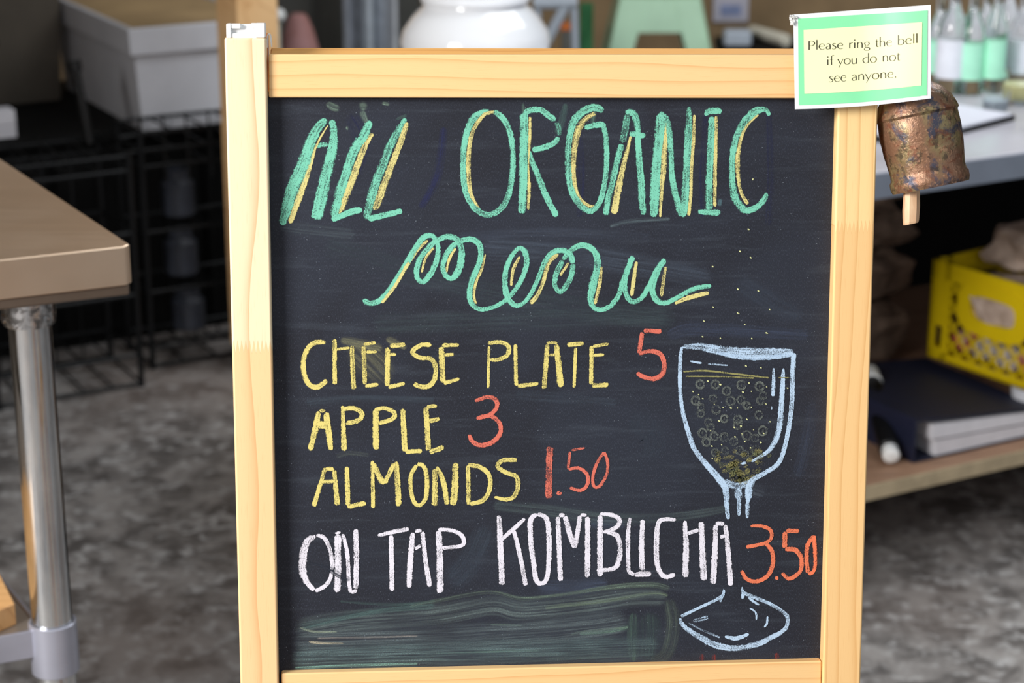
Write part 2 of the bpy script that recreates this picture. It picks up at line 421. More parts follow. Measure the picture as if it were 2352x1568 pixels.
# ------------------------------------------------------------------ chalk
def chalk_material(name, smear=False):
    s = NT(name)
    at = s.n('ShaderNodeAttribute'); at.attribute_name = 'pig'
    at2 = s.n('ShaderNodeAttribute'); at2.attribute_name = 'prm'       # x: density, y: end, z: random seed
    sp = s.n('ShaderNodeSeparateXYZ'); s.l(at2.outputs['Vector'], sp.inputs[0])
    uv = s.n('ShaderNodeUVMap'); uv.uv_map = 'UVMap'
    su = s.n('ShaderNodeSeparateXYZ'); s.l(uv.outputs[0], su.inputs[0])
    uv2 = s.n('ShaderNodeUVMap'); uv2.uv_map = 'metric'
    sm = s.n('ShaderNodeSeparateXYZ'); s.l(uv2.outputs[0], sm.inputs[0])
    av = s.math('SQRT', s.math('ADD', s.math('POWER', s.math('ABSOLUTE', su.outputs[1]), 2.0), s.math('POWER', sp.outputs[1], 2.0)))
    cb = s.n('ShaderNodeCombineXYZ')
    if smear:
        s.l(s.math('MULTIPLY', sm.outputs[0], 14.0), cb.inputs[0]); s.l(s.math('MULTIPLY', sm.outputs[1], 620.0), cb.inputs[1]); s.l(s.math('MULTIPLY', sp.outputs[2], 50.0), cb.inputs[2])
        st = s.noise(cb.outputs[0], 1.0, 3, .7)
        gr = s.noise(s.coord((1500, 1100, 1)), 1, 2, .6); big = s.noise(s.coord((22, 40, 1)), 1, 2, .5)
        a = s.math('MULTIPLY', s.ramp(st, .34, .70, .12, 1.0), s.ramp(av, .35, 1.0, 1.0, 0.0))
        a = s.math('MULTIPLY', a, s.ramp(gr, .35, .62, .55, 1.0)); a = s.math('MULTIPLY', a, s.ramp(big, .3, .6, .55, 1.0))
        a = s.math('MULTIPLY', a, sp.outputs[0])
    else:
        g = s.noise(s.coord((1400, 950, 1)), 1, 3, .7)
        med = s.noise(s.coord((420, 380, 1)), 1, 2, .6)
        lowf = s.noise(s.coord((110, 110, 1)), 1, 2, .5)
        s.l(s.math('MULTIPLY', sm.outputs[0], 50.0), cb.inputs[0]); s.l(s.math('MULTIPLY', sm.outputs[1], 800.0), cb.inputs[1]); s.l(s.math('MULTIPLY', sp.outputs[2], 50.0), cb.inputs[2])
        st = s.noise(cb.outputs[0], 1.0, 2, .6)
        val = s.math('ADD', g, s.math('MULTIPLY', s.math('SUBTRACT', st, .5), .5))
        val = s.math('ADD', val, s.math('MULTIPLY', s.math('SUBTRACT', lowf, .5), .4))
        th = s.math('SUBTRACT', .665, s.math('MULTIPLY', sp.outputs[0], .34))
        ea = s.math('ADD', av, s.math('MULTIPLY', s.math('SUBTRACT', med, .5), .62))
        th = s.math('ADD', th, s.ramp(ea, .58, 1.06, 0.0, .5))
        th = s.math('ADD', th, s.ramp(av, .9, 1.0, 0.0, .5))
        df = s.math('SUBTRACT', val, th)
        a = s.math('ADD', s.ramp(df, -.01, .10, 0.0, .56), s.ramp(df, -.18, .0, 0.0, .38))
    s.base(at.outputs['Color']); s.b.inputs['Roughness'].default_value = .95; s.b.inputs['Specular IOR Level'].default_value = .05
    tr = s.n('ShaderNodeBsdfTransparent'); mx = s.n('ShaderNodeMixShader')
    s.l(a, mx.inputs[0]); s.l(tr.outputs[0], mx.inputs[1]); s.l(s.b.outputs[0], mx.inputs[2]); s.l(mx.outputs[0], s.out.inputs[0])
    return s.m
M_chalk = chalk_material('chalk'); M_smear = chalk_material('wiped_chalk', True)
PIG = {'g': (128, 208, 180), 'y': (224, 212, 140), 'y2': (230, 214, 128), 'r': (222, 118, 100), 'o': (232, 126, 92), 'w': (232, 228, 238),
       'b': (188, 212, 236), 's': (232, 234, 170), 'k': (150, 146, 96), 'd': (120, 128, 124)}
def catmull(P, step):
    out = []
    n = len(P)
    for i in range(n-1):
        p0 = P[max(i-1, 0)]; p1 = P[i]; p2 = P[i+1]; p3 = P[min(i+2, n-1)]
        L = math.dist(p1[:2], p2[:2]); k = max(2, int(L/step))
        for j in range(k):
            t = j/k
            out.append(tuple(.5*((2*b)+(-a+c)*t+(2*a-5*b+4*c-d)*t*t+(-a+3*b-3*c+d)*t**3) for a, b, c, d in zip(p0, p1, p2, p3)))
    out.append(P[-1]); return out
ZK = [0]
class Chalk:
    fat = 1.3
    def __init__(s): s.v = []; s.f = []; s.uv = []; s.uv2 = []; s.pig = []; s.prm = []
    def stroke(s, P, col, dens=.8, step=5, off=None):
        if len(P) == 1: P = [(P[0][0]-P[0][2]*.3, P[0][1], P[0][2]), (P[0][0]+P[0][2]*.3, P[0][1], P[0][2])]
        if len(P) == 2: # resample a straight line
            (x0, y0, w0), (x1, y1, w1) = P; k = max(2, int(math.dist(P[0][:2], P[1][:2])/6))
            Q = [(x0+(x1-x0)*i/k, y0+(y1-y0)*i/k, w0+(w1-w0)*i/k) for i in range(k+1)]
        else: Q = catmull(P, step)
        ZK[0] += 1; off = (OB+.0001+.0000012*ZK[0]) if off is None else off
        L = [bp(q[0], q[1], off) for q in Q]; n = len(L); W = [q[2]*PXM*.5*s.fat for q in Q]
        acc = [0]
        for i in range(1, n): acc.append(acc[-1]+(L[i]-L[i-1]).length)
        tot = max(acc[-1], 1e-6); sd = random.random(); k0 = len(s.v); cl = lin(col)
        for i in range(n):
            d = (L[min(i+1, n-1)]-L[max(i-1, 0)]).normalized(); nn = Vector((-d.y, d.x, 0))
            e = max(0, 1-min(acc[i], tot-acc[i])/max(W[i]*1.0, 1e-6)); e = e if e > 0 else 0
            zz = Vector((0, 0, .0000004*i))
            for sg in (-1, 1):
                s.v.append(L[i]+nn*W[i]*sg+zz); s.uv.append((acc[i], sg)); s.uv2.append((acc[i], sg*W[i])); s.pig.append(cl); s.prm.append((dens, e, sd))
        for i in range(n-1): a = k0+2*i; s.f.append((a, a+2, a+3, a+1))
    def text(s, T, data, scale_w=1.0):
        x0, y0, sc = T
        for ln in data.strip().split('\n'):
            tk = ln.split(); col = PIG[tk[0]]; dens = .8; lw = 20; P = []; closed = False
            for t in tk[1:]:
                if t[0] == 'D': dens = float(t[1:]); continue
                q = [float(z) for z in t.split(',')]
                if len(q) == 3: lw = q[2]
                P.append((x0+q[0]/sc, y0+q[1]/sc, lw/sc*scale_w))
            s.stroke(P, col, dens)
        return s
    def build(s, name, label, mat, parent=None):
        me = bpy.data.meshes.new(name); me.from_pydata([tuple(p) for p in s.v], [], s.f)
        u1 = me.uv_layers.new(name='UVMap'); u2 = me.uv_layers.new(name='metric')
        a1 = me.attributes.new('pig', 'FLOAT_COLOR', 'POINT'); a2 = me.attributes.new('prm', 'FLOAT_VECTOR', 'POINT')
        for i in range(len(s.v)): a1.data[i].color = s.pig[i]; a2.data[i].vector = s.prm[i]
        for lp in me.loops: u1.data[lp.index].uv = s.uv[lp.vertex_index]; u2.data[lp.index].uv = s.uv2[lp.vertex_index]
        me.materials.append(mat); o = bpy.data.objects.new(name, me); C.objects.link(o); o.parent = parent or easel
        if label: o['label'] = label
        return o
C1 = (620, 210, 3.675); C2 = (1240, 210, 3.409); C3 = (800, 500, 2.6133); C4 = (640, 730, 2.5565); C5 = (640, 1150, 3.752)
C6 = (1100, 1150, 3.752); C7 = (1500, 1100, 3.35); C8 = (1500, 500, 2.4122); PX = (0, 0, 1)

sm = Chalk(); sm.fat = 1.12
def smr(pts, col, dens): sm.stroke(pts, col, dens, step=8)
smr([(740, 560, 60), (1000, 640, 70), (1300, 700, 80), (1560, 735, 60)], (84, 100, 104), .30)
smr([(850, 745, 60), (1200, 735, 60), (1540, 725, 50)], (92, 108, 112), .34)
smr([(1100, 570, 60), (1350, 590, 70), (1640, 640, 50)], (100, 112, 128), .42)
smr([(1050, 545, 30), (1250, 535, 30), (1500, 545, 30)], (96, 106, 124), .30)
smr([(640, 520, 30), (720, 530, 40), (820, 540, 30)], (100, 112, 118), .35)
smr([(1400, 520, 10), (1450, 508, 12), (1540, 502, 10)], (130, 150, 156), .7)
smr([(1530, 775, 30), (1580, 755, 40), (1700, 760, 34), (1860, 770, 26)], (92, 104, 132), .42)
smr([(1690, 640, 50), (1780, 700, 70), (1850, 730, 50)], (84, 94, 110), .30)
smr([(1030, 1345, 60), (1080, 1290, 70), (1120, 1200, 60)], (86, 98, 112), .42)
smr([(1130, 1160, 26), (1250, 1172, 36), (1400, 1190, 40), (1560, 1185, 30), (1680, 1165, 26)], (100, 114, 116), .50)
smr([(1230, 1345, 40), (1290, 1350, 50), (1400, 1340, 34)], (96, 108, 132), .45)
smr([(1350, 1200, 30), (1440, 1204, 26)], (96, 108, 132), .5)
smr([(700, 925, 26), (820, 915, 24), (1000, 918, 20)], (88, 100, 112), .40)
smr([(1180, 905, 30), (1300, 915, 30), (1420, 925, 26)], (90, 102, 116), .36)
smr([(770, 1050, 16), (800, 1040, 16), (850, 1045, 12)], (110, 118, 112), .45)
smr([(800, 790, 60), (850, 830, 90), (900, 880, 60)], (150, 148, 118), .42)
smr([(780, 780, 20), (830, 790, 26), (880, 800, 20)], (170, 168, 130), .5)
smr([(885, 776, 16), (905, 785, 20), (935, 800, 14)], (170, 168, 130), .55)
smr([(1440, 960, 60), (1500, 1000, 70), (1490, 1060, 50)], (80, 92, 104), .26)
smr([(1870, 920, 30), (1850, 1020, 40), (1830, 1100, 30)], (84, 96, 120), .28)
smr([(1720, 1120, 40), (1760, 1135, 36)], (110, 120, 132), .4)
smr([(1020, 290, 20), (1005, 400, 24), (965, 480, 20)], (56, 60, 104), .7)
smr([(800, 260, 40), (830, 330, 50), (790, 440, 50)], (52, 54, 92), .45)
smr([(1330, 270, 14), (1335, 400, 20), (1330, 500, 16)], (52, 56, 96), .5)
smr([(1765, 250, 16), (1770, 400, 20), (1765, 520, 18)], (50, 54, 92), .5)
smr([(1620, 260, 16), (1612, 400, 16), (1614, 500, 14)], (50, 54, 92), .5)
smr([(748, 236, 14), (765, 246, 20), (782, 250, 16)], (150, 176, 158), .6)
smr([(822, 244, 22), (834, 243, 26), (846, 244, 20)], (150, 176, 158), .75)
smr([(830, 252, 18), (838, 272, 16), (846, 290, 12)], (150, 176, 158), .65)
smr([(876, 236, 10), (896, 240, 10)], (150, 176, 158), .7)
smr([(797, 288, 8), (799, 300, 8)], (150, 176, 158), .8)
smr([(908, 275, 6), (925, 268, 8), (935, 264, 8)], (130, 180, 160), .6)
smr([(1201, 236, 8), (1203, 262, 10)], (140, 180, 160), .6)
smr([(1300, 236, 16), (1290, 280, 20), (1278, 310, 18)], (110, 150, 140), .45)
smr([(1366, 250, 12), (1360, 285, 14)], (130, 170, 150), .6)
smr([(1655, 455, 12), (1652, 475, 12)], (120, 160, 170), .7)
for x, y in ((1612, 1512), (1640, 1513), (1784, 1509)): smr([(x, y-12, 10), (x, y+6, 16)], (170, 70, 60), .6)
sm.build('wiped_chalk_haze', 'faint grey wiped chalk haze', M_smear)['kind'] = 'stuff'
sm = Chalk(); sm.fat = 1.12
G1 = (116, 130, 130)
smr([(672, 1448, 60), (800, 1428, 64), (1000, 1412, 60), (1130, 1390, 56), (1200, 1402, 56), (1350, 1388, 56), (1460, 1372, 50), (1535, 1372, 44)], G1, .72)
smr([(668, 1475, 70), (900, 1470, 76), (1150, 1458, 80), (1350, 1440, 80), (1450, 1425, 70)], (108, 120, 124), .80)
smr([(664, 1512, 66), (900, 1504, 72), (1150, 1498, 72), (1350, 1492, 70), (1520, 1486, 60)], (108, 128, 130), .92)
smr([(690, 1440, 20), (850, 1405, 22), (1000, 1390, 20)], (96, 124, 122), .6)
smr([(940, 1394, 12), (1080, 1364, 12), (1140, 1360, 12), (1200, 1374, 12), (1290, 1366, 12), (1420, 1346, 16), (1500, 1342, 18), (1540, 1352, 20)], (120, 138, 124), .85)
smr([(1250, 1395, 12), (1400, 1378, 12), (1500, 1362, 12), (1535, 1368, 12)], (140, 160, 132), .8)
smr([(1455, 1405, 20), (1452, 1460, 30), (1456, 1520, 20)], (104, 134, 118), .75)
smr([(1488, 1400, 60), (1490, 1460, 70), (1486, 1522, 60)], (78, 96, 92), .8)
smr([(1535, 1372, 30), (1545, 1430, 40), (1530, 1500, 40), (1490, 1522, 20)], (110, 124, 112), .6)
smr([(1330, 1455, 14), (1400, 1450, 16), (1445, 1438, 14)], (128, 164, 144), .7)
smr([(688, 1440, 6), (720, 1450, 7), (775, 1451, 6)], (210, 226, 196), .9)
smr([(728, 1466, 5), (850, 1463, 6), (960, 1460, 4)], (180, 172, 166), .75)
smr([(708, 1473, 6), (735, 1476, 7), (790, 1477, 5)], (214, 204, 176), .9)
smr([(676, 1534, 7), (800, 1528, 8), (960, 1524, 7)], (150, 196, 184), .85)
smr([(1000, 1499, 5), (1100, 1497, 6), (1240, 1494, 5)], (130, 170, 152), .7)
smr([(1310, 1458, 5), (1340, 1450, 6), (1444, 1440, 5)], (160, 190, 160), .7)
smr([(1125, 1434, 5), (1200, 1436, 5)], (150, 180, 160), .7)
smr([(780, 1380, 8), (900, 1388, 10), (1000, 1380, 8)], (120, 160, 150), .25)
sm.build('wiped_chalk_band', 'broad grey-green wiped band under the last line', M_smear)

def word(name, label, T, data, sw=1.0): return Chalk().text(T, data, sw).build(name, label, M_chalk)
word('chalk_word', 'green and yellow chalk word ALL', C1, '''
g D.75 480,225,45 400,310,75 335,450,88 272,640,105 190,830,108 140,1000,90 95,1135,50
y D.8 490,285,10 420,400,16 375,500,20 335,640,34 270,830,50 215,980,50 165,1115,42
g D.8 515,235,50 540,340,60 525,500,80 475,700,92 430,900,100 385,1095,85
g 385,470,30 430,450,38 495,450,38
g D.72 850,245,55 790,370,75 700,520,75 640,700,78 585,870,78 535,1075,66
y D.72 872,350,26 815,430,45 755,580,52 705,720,56 655,850,58 605,980,54 570,1030,30
g D.85 515,1085,50 600,1050,50 700,1012,56 785,1000,44
g D.62 1150,222,36 1085,330,60 1010,470,66 955,620,70 895,770,76 850,930,76 812,1085,56
y D.66 1160,255,32 1112,400,52 1062,530,54 1012,660,58 962,790,58 912,930,60 882,1010,44
g D.8 820,1078,55 880,1062,52 1000,1036,48 1125,1005,40''')
ch = Chalk(); ch.text(C1, '''
g D.72 1860,165,50 1740,205,58 1680,300,56 1640,450,52 1632,640,52 1650,820,55 1700,940,55 1765,1012,52 1850,1042,50 1935,1000,50 1995,920,50 2035,780,48 2052,600,48 2045,440,48 2010,300,46 1955,215,46 1880,165,44
y D.7 1905,172,30 1820,190,34 1755,260,34 1708,350,34 1682,480,34 1675,640,38 1682,780,38 1702,880,32 1740,950,22 1772,985,12
g D.8 2145,170,70 2142,600,72 2128,1038,66
y D.75 2195,210,24 2192,400,24 2182,620,14 2188,800,28 2180,1000,22''')
ch.text(PX, '''
g D.8 1200,264,12 1216,254,13 1240,252,13 1258,263,14 1277,278,13
g D.35 1277,278,12 1284,296,12 1284,314,12
g D.8 1285,314,12 1273,328,13 1252,338,13 1220,345,12
g D.8 1212,345,11 1228,385,13 1244,425,14 1260,462,14 1280,498,14''')
ch.text(C2, '''
g D.7 505,160,48 430,125,55 340,155,60 265,240,58 232,360,50 222,500,48 226,650,50 250,780,50 300,870,50 350,922,48 400,935,48 455,890,45 490,800,44 512,680,44 522,550,42 520,420,42 512,320,44 490,270,44
g D.8 510,290,40 490,262,44 430,265,44 345,285,36
y D.62 440,170,28 380,200,36 320,260,50 285,360,50 268,480,48 262,600,38 268,700,38 290,800,34 340,870,32 400,900,28 430,892,18
g D.36 690,165,50 665,300,60 645,410,50
g D.75 645,400,48 600,560,50 560,740,50 530,870,50 515,975,44
y D.7 712,345,18 680,480,34 650,600,40 620,740,50 597,860,55 580,965,50
g D.8 665,175,30 700,160,48 745,190,56 768,300,46 768,400,46 780,560,50 795,740,54 802,880,52 815,970,44
g D.8 695,335,40 760,335,42 832,352,42
g D.8 935,165,40 945,260,78 930,420,72 915,600,78 902,780,75 890,990,60
g D.75 930,160,40 985,210,45 1012,300,45 1022,420,42 1030,560,40 1032,650,45 1052,760,50 1082,880,52 1110,985,56
y D.75 990,240,18 985,350,28 975,480,44 965,640,44 952,800,28 942,985,18
g D.5 1165,115,26 1170,200,50 1165,330,60
g D.72 1168,250,58 1160,400,62 1152,560,58 1142,760,62 1130,900,62 1112,990,56
y D.75 1210,180,20 1202,400,26 1187,600,26 1182,800,26 1165,975,24
g D.85 1288,190,30 1330,155,48 1432,155,42
g D.75 1350,190,56 1340,400,58 1332,600,58 1326,800,58 1326,935,58
y D.7 1380,190,26 1378,400,28 1372,600,30 1370,800,28 1370,905,26
g D.88 1232,940,34 1320,945,46 1420,952,48
g D.7 1795,195,32 1770,142,36 1690,155,58 1600,240,60 1540,350,50 1510,500,48 1505,640,48 1515,780,56 1555,880,58 1620,932,54 1700,905,48 1760,840,46 1780,785,32
y D.72 1712,178,22 1650,230,24 1600,300,24 1572,380,28 1550,500,34 1550,620,34 1562,740,28 1590,820,28 1630,885,28
s D.9 1668,688,22
s D.8 1635,845,10''')
ch.build('chalk_word', 'green and yellow chalk word ORGANIC', M_chalk)
word('chalk_word', 'green cursive chalk word menu', C3, '''
g D.82 85,490,26 120,512,34 165,508,32 210,478,34 270,400,34 340,290,36 400,190,36 445,125,36 490,105,32 525,130,30 540,190,30 525,270,34 490,340,34 450,385,32 415,360,30 412,300,34 440,230,34 490,170,32 540,130,32 600,112,32 650,130,36 680,190,36 675,270,42 652,335,42 618,365,30 580,340,30 568,290,30 590,220,32 632,165,32 680,138,32 740,130,34 785,160,36 797,220,34 778,290,36 748,360,38 728,440,36 735,505,32 780,547,26 850,542,26 920,512,26 980,460,28 1030,390,30 1062,310,32 1070,240,34 1050,190,32 1022,182,26 980,230,30 948,310,34 940,400,34 955,475,34 1000,525,30 1055,508,26 1105,440,26 1145,350,28 1180,265,30 1228,208,32 1285,195,32 1330,218,34 1350,280,34
g D.6 1350,270,32 1338,350,34 1300,420,34 1268,445,28 1240,400,30 1250,330,32 1290,250,32
g D.82 1285,255,28 1340,192,32 1400,165,34 1455,180,36 1492,235,38 1492,320,46 1470,400,48 1455,480,38 1470,535,30 1515,552,28 1572,530,30 1620,470,30 1648,385,34 1680,300,36 1712,225,32
g D.82 1700,235,28 1678,310,30 1660,400,30 1672,470,32 1710,505,32 1760,480,30 1810,400,32 1852,315,36 1905,245,34
g D.82 1880,270,30 1845,350,36 1825,430,34 1850,495,34 1905,510,32 1970,480,28 2060,432,30 2120,415,30 2182,410,26
y D.8 480,132,14 420,190,18 350,290,20 280,410,20 200,512,18
y D.8 515,178,14 465,240,16 440,330,12
y D.8 645,182,14 605,250,18 588,330,14
y D.8 822,218,12 800,310,16 765,390,16 755,470,16 768,518,14
y D.8 1030,232,14 990,310,20 978,410,14
y D.65 1262,215,24 1202,270,30 1172,380,24 1132,470,26 1090,515,26
y D.7 1325,265,14 1270,350,20
y D.75 1520,290,14 1508,400,22 1480,520,18
y D.85 1730,260,18 1715,360,24 1700,472,20
y D.7 1905,290,18 1890,380,22 1878,475,20
y D.88 1958,517,16 2040,480,26 2168,450,26''')
word('chalk_word', 'yellow chalk word CHEESE', C4, '''
y2 280,145,26 210,145,28 165,190,30 145,260,28 150,330,30 180,390,30 230,405,30 285,362,28
y2 328,120,26 330,395,28
y2 D.7 330,185,16 420,175,20
y2 D.58 430,160,30 440,425,30
y2 D.6 498,160,28 507,395,28
y2 D.7 495,155,20 575,145,20
y2 510,200,18 582,198,18
y2 505,400,22 590,390,22
y2 D.85 640,170,30 638,405,32
y2 650,165,28 748,155,24
y2 645,215,18 692,212,20
y2 640,408,26 745,382,20
y2 D.8 900,158,26 835,160,26 785,200,28 830,232,26 895,240,28 922,290,28 915,360,28 880,400,28 830,402,28 790,385,26
y2 D.78 955,165,34 965,382,34
y2 955,160,26 1062,158,22
y2 970,218,20 1032,212,20
y2 965,385,26 1065,355,22''')
word('chalk_word', 'yellow chalk word PLATE', C4, '''
y2 1235,160,16 1230,415,16
y2 1225,150,24 1300,142,24 1348,165,26 1345,215,26 1295,243,24 1238,245,22
y2 1390,150,22 1395,400,24
y2 1400,400,24 1530,385,22
y2 1578,150,26 1558,420,28
y2 1570,145,18 1640,145,18
y2 1630,150,30 1658,410,38
y2 D.7 1580,218,16 1640,215,18
y2 1690,158,26 1795,150,26
y2 1745,170,20 1735,412,20
y2 1838,160,24 1835,395,26
y2 1842,168,20 1940,150,22
y2 1842,220,18 1915,216,18
y2 1835,398,28 1940,390,28''')
word('chalk_price', 'red chalk price 5', C4, '''
r D.9 2252,80,26 2138,74,28
r D.85 2136,80,28 2115,212,26
r D.88 2112,212,22 2180,195,24 2240,212,28 2265,270,28 2252,330,30 2200,358,30 2142,345,26 2100,320,24''')
word('chalk_word', 'yellow chalk word APPLE', C4, '''
y2 D.92 235,545,28 218,640,34 185,782,30
y2 235,545,22 278,545,22
y2 D.95 278,550,34 290,640,36 308,780,32
y2 D.95 215,628,42 290,628,42
y2 D.9 375,512,20 385,785,34
y2 D.85 368,535,26 440,530,26 488,558,28 470,600,28 390,622,28
y2 D.85 570,530,34 572,778,38
y2 D.85 560,542,24 620,530,26 680,555,28 668,592,28 580,622,28
y2 D.9 728,530,28 742,790,32
y2 D.9 740,785,26 845,780,26
y2 D.9 865,520,30 880,782,32
y2 865,522,24 935,516,24
y2 D.75 880,605,30 950,590,28
y2 D.9 882,790,32 975,755,28''')
word('chalk_price', 'red chalk price 3', C4, '''
r D.85 1150,490,20 1220,465,24 1272,478,26 1282,520,24 1240,568,24 1158,590,22
r D.88 1170,582,20 1250,578,24 1298,620,26 1300,680,28 1252,730,30 1180,748,26 1132,718,24 1118,680,20''')
word('chalk_word', 'yellow chalk word ALMONDS', C4, '''
y2 D.85 275,875,22 205,1110,30
y2 D.85 272,882,26 330,890,24
y2 D.85 325,890,26 345,1105,32
y2 D.85 240,962,22 330,958,24
y2 D.85 400,868,26 408,1105,30
y2 D.9 400,1110,30 515,1085,28
y2 D.78 550,835,22 555,1120,24
y2 D.88 555,850,26 590,930,34 622,978,30
y2 D.88 620,975,30 680,850,26
y2 D.82 690,840,30 706,1108,34
y2 D.85 815,860,24 778,920,24 775,1000,26 795,1080,26 828,1100,24 862,1060,26 872,980,28 865,900,28 840,860,24 808,862,22
y2 D.7 918,880,34 915,1108,34
y2 D.85 925,872,22 965,950,30 990,1100,32
y2 D.75 1038,845,34 1035,1000,40 1022,1105,42
y2 D.7 1112,862,26 1115,1100,26
y2 D.85 1108,862,24 1180,875,28 1235,922,28 1240,1000,30 1200,1070,28 1120,1092,26
y2 D.82 1405,835,26 1320,835,26 1285,870,26 1340,910,26 1395,930,28 1405,990,28 1380,1050,28 1330,1065,24 1265,1050,18''')
word('chalk_price', 'red chalk price 1.50', C4, '''
r D.62 1592,748,40 1584,1065,42
r D.9 1650,1015,10 1635,1030,12 1652,1036,12 1662,1020,10
r D.7 1802,762,14 1712,778,14
r D.85 1710,780,16 1698,892,18
r D.85 1700,890,18 1760,880,20 1812,920,22 1812,980,22 1770,1012,20 1708,995,18
r D.8 1912,785,18 1870,850,20 1845,930,20 1850,985,20 1882,990,20 1925,920,20 1932,850,20 1912,785,16''')
word('chalk_word', 'white chalk words ON TAP', C5, '''
w D.85 325,300,36 245,350,60 212,470,66 208,600,66 245,700,52 310,775,40
w D.82 320,295,30 390,315,36 435,400,36 458,500,36 462,600,34
w D.8 460,600,30 440,680,36 390,740,36 310,780,34
w D.8 508,285,60 510,560,60 505,795,60
w D.85 478,282,26 540,272,28
w D.85 552,280,30 588,430,36 600,560,34 605,690,34 622,795,36
w D.85 665,238,44 670,500,46 665,765,46
w D.85 615,790,40 680,768,34
w D.92 850,300,28 980,268,36 1130,240,38
w D.9 970,290,44 978,780,42
w D.88 1158,270,42 1138,480,50 1122,755,44
w D.88 1170,262,34 1240,256,34
w D.88 1238,262,38 1265,500,42 1302,745,42
w D.9 1170,420,26 1230,378,34
w D.85 1378,250,50 1390,520,56 1392,800,56
w D.9 1370,252,34 1460,248,34 1555,280,38 1598,338,36 1568,388,34 1400,405,34''')
_w = Chalk(); _w.fat = 1.1
_w.stroke([(705, 1292, 8), (745, 1300, 12), (778, 1318, 20), (806, 1332, 14)], (56, 60, 70), .95)
_w.stroke([(752, 1308, 6), (775, 1322, 9), (800, 1336, 8)], (52, 56, 66), .95)
_w.build('smudge', 'dark finger smudge across the word ON', M_smear)
word('chalk_word', 'white chalk word KOMBUCHA', C6, '''
w D.88 172,120,36 185,350,52 200,730,54
w D.92 188,342,36 300,240,38 400,148,30
w D.88 300,250,36 350,450,40 405,735,38
w D.88 505,112,38 448,160,46 445,320,46 470,520,46 490,670,44 530,712,40 580,680,42 600,560,44 605,380,46 595,200,46 565,135,42 500,112,36
w D.88 680,130,44 704,695,46
w D.9 685,125,40 745,118,40
w D.88 742,125,44 780,270,48 825,412,44
w D.85 825,412,42 855,250,44 870,120,42
w D.88 870,118,34 935,125,36
w D.88 938,130,46 935,665,50
w D.86 1045,115,50 1045,655,52
w D.9 1040,112,34 1130,118,38 1205,150,42 1205,205,42 1140,250,38 1065,272,34
w D.88 1095,265,36 1190,300,44 1215,400,46 1208,500,46 1165,580,40 1010,600,34
w D.88 1300,140,30 1285,300,38 1285,480,38 1292,600,38 1345,638,36
w D.85 1412,155,44 1402,400,50 1410,605,52
w D.88 1335,642,40 1410,628,56 1490,628,50
w D.9 1702,165,34 1600,158,34 1548,190,40 1530,330,46 1530,480,46 1550,590,46 1605,652,44 1695,630,42
w D.9 1775,168,34 1785,400,52 1778,665,56
w D.9 1790,282,36 1900,248,36
w D.88 1915,175,48 1925,400,54 1940,690,62
w D.9 2042,200,40 2032,450,54 2018,722,54
w D.9 2035,190,36 2122,200,40
w D.88 2122,200,38 2150,450,44 2168,735,46
w D.9 2070,312,30 2140,300,34''')
word('chalk_price', 'orange chalk price 3.50', C7, '''
o D.95 748,362,26 830,360,28 900,388,30 912,440,30 870,488,28 712,525,30
o D.95 862,492,28 915,555,34 920,660,36 882,740,36 800,785,32 720,768,32 678,700,28
o D.98 935,765,34 968,755,34
o D.95 1130,400,34 1018,396,36
o D.92 1016,400,38 1012,535,36
o D.95 1010,540,34 1090,542,36 1138,600,36 1140,690,34 1100,740,34 1042,765,32 990,718,26
o D.85 1245,430,30 1192,500,36 1180,600,36 1192,728,34
o D.88 1192,730,30 1240,700,30 1248,600,32 1238,430,32''')
dr = Chalk()
dr.text(C8, '''
b D.78 160,712,16 150,800,22 150,950,24 162,1060,24 190,1170,26 230,1280,30 300,1370,32 370,1450,42 402,1500,38 412,1575,32
b D.6 158,716,22 270,714,42 400,740,58 500,752,74 650,752,66 785,745,38
b D.85 350,745,20 520,775,26 700,768,26 780,750,20
b D.8 780,745,30 772,900,26 768,1040,26 745,1200,26 700,1350,28 620,1412,28 555,1450,34 532,1500,42 530,1565,36
b D.55 390,1455,36 470,1485,44 555,1455,36
b D.8 722,832,10 718,900,28 710,1050,30 690,1200,34 640,1290,24 542,1352,14
b D.8 668,830,10 668,900,20 664,992,24
b D.6 657,1040,8 657,1065,8
b D.9 480,1362,16 522,1356,16
b D.75 200,793,12 275,806,12
b D.5 300,808,10 420,818,10
k D.8 165,852,8 280,846,10 400,858,10 540,874,10 645,886,9
k D.7 180,878,8 400,880,9 560,888,10
k D.7 690,884,8 760,886,7
b D.65 470,1500,60 475,1568,36''')
dr.text(C7, '''
b D.7 560,70,46 566,180,40 580,312,32
b D.7 660,60,50 660,170,38 660,285,26
b D.72 748,40,40 742,100,38 726,200,32 726,305,28''')
dr.build('chalk_drawing', 'pale blue chalk drawing of a glass bowl and stem', M_chalk); dr = Chalk()
dr.text(C7, '''
b D.8 542,840,12 538,890,28 470,935,26 330,1000,26 210,1058,28
b D.72 205,1062,20 215,1100,32 260,1150,38 370,1220,50 500,1282,52 650,1300,48 800,1268,50 900,1222,42 1000,1168,36 1035,1110,32 1030,1050,32 970,1000,30 880,950,30 760,900,30 692,868,26 685,822,12
b D.6 535,885,24 515,950,22
b D.75 690,870,30 692,930,26
b D.6 730,905,20 770,940,26 820,970,16
b D.85 738,990,12 790,1025,16 795,1088,14
b D.85 880,1050,14 876,1110,18 852,1142,14
b D.9 548,1210,20 640,1225,36 740,1190,22
b D.4 270,1105,12 400,1170,18 520,1218,20
b D.25 300,1095,30 430,1060,40''')
dr.build('chalk_drawing', 'pale blue chalk drawing of the glass foot', M_chalk)
bb = Chalk()
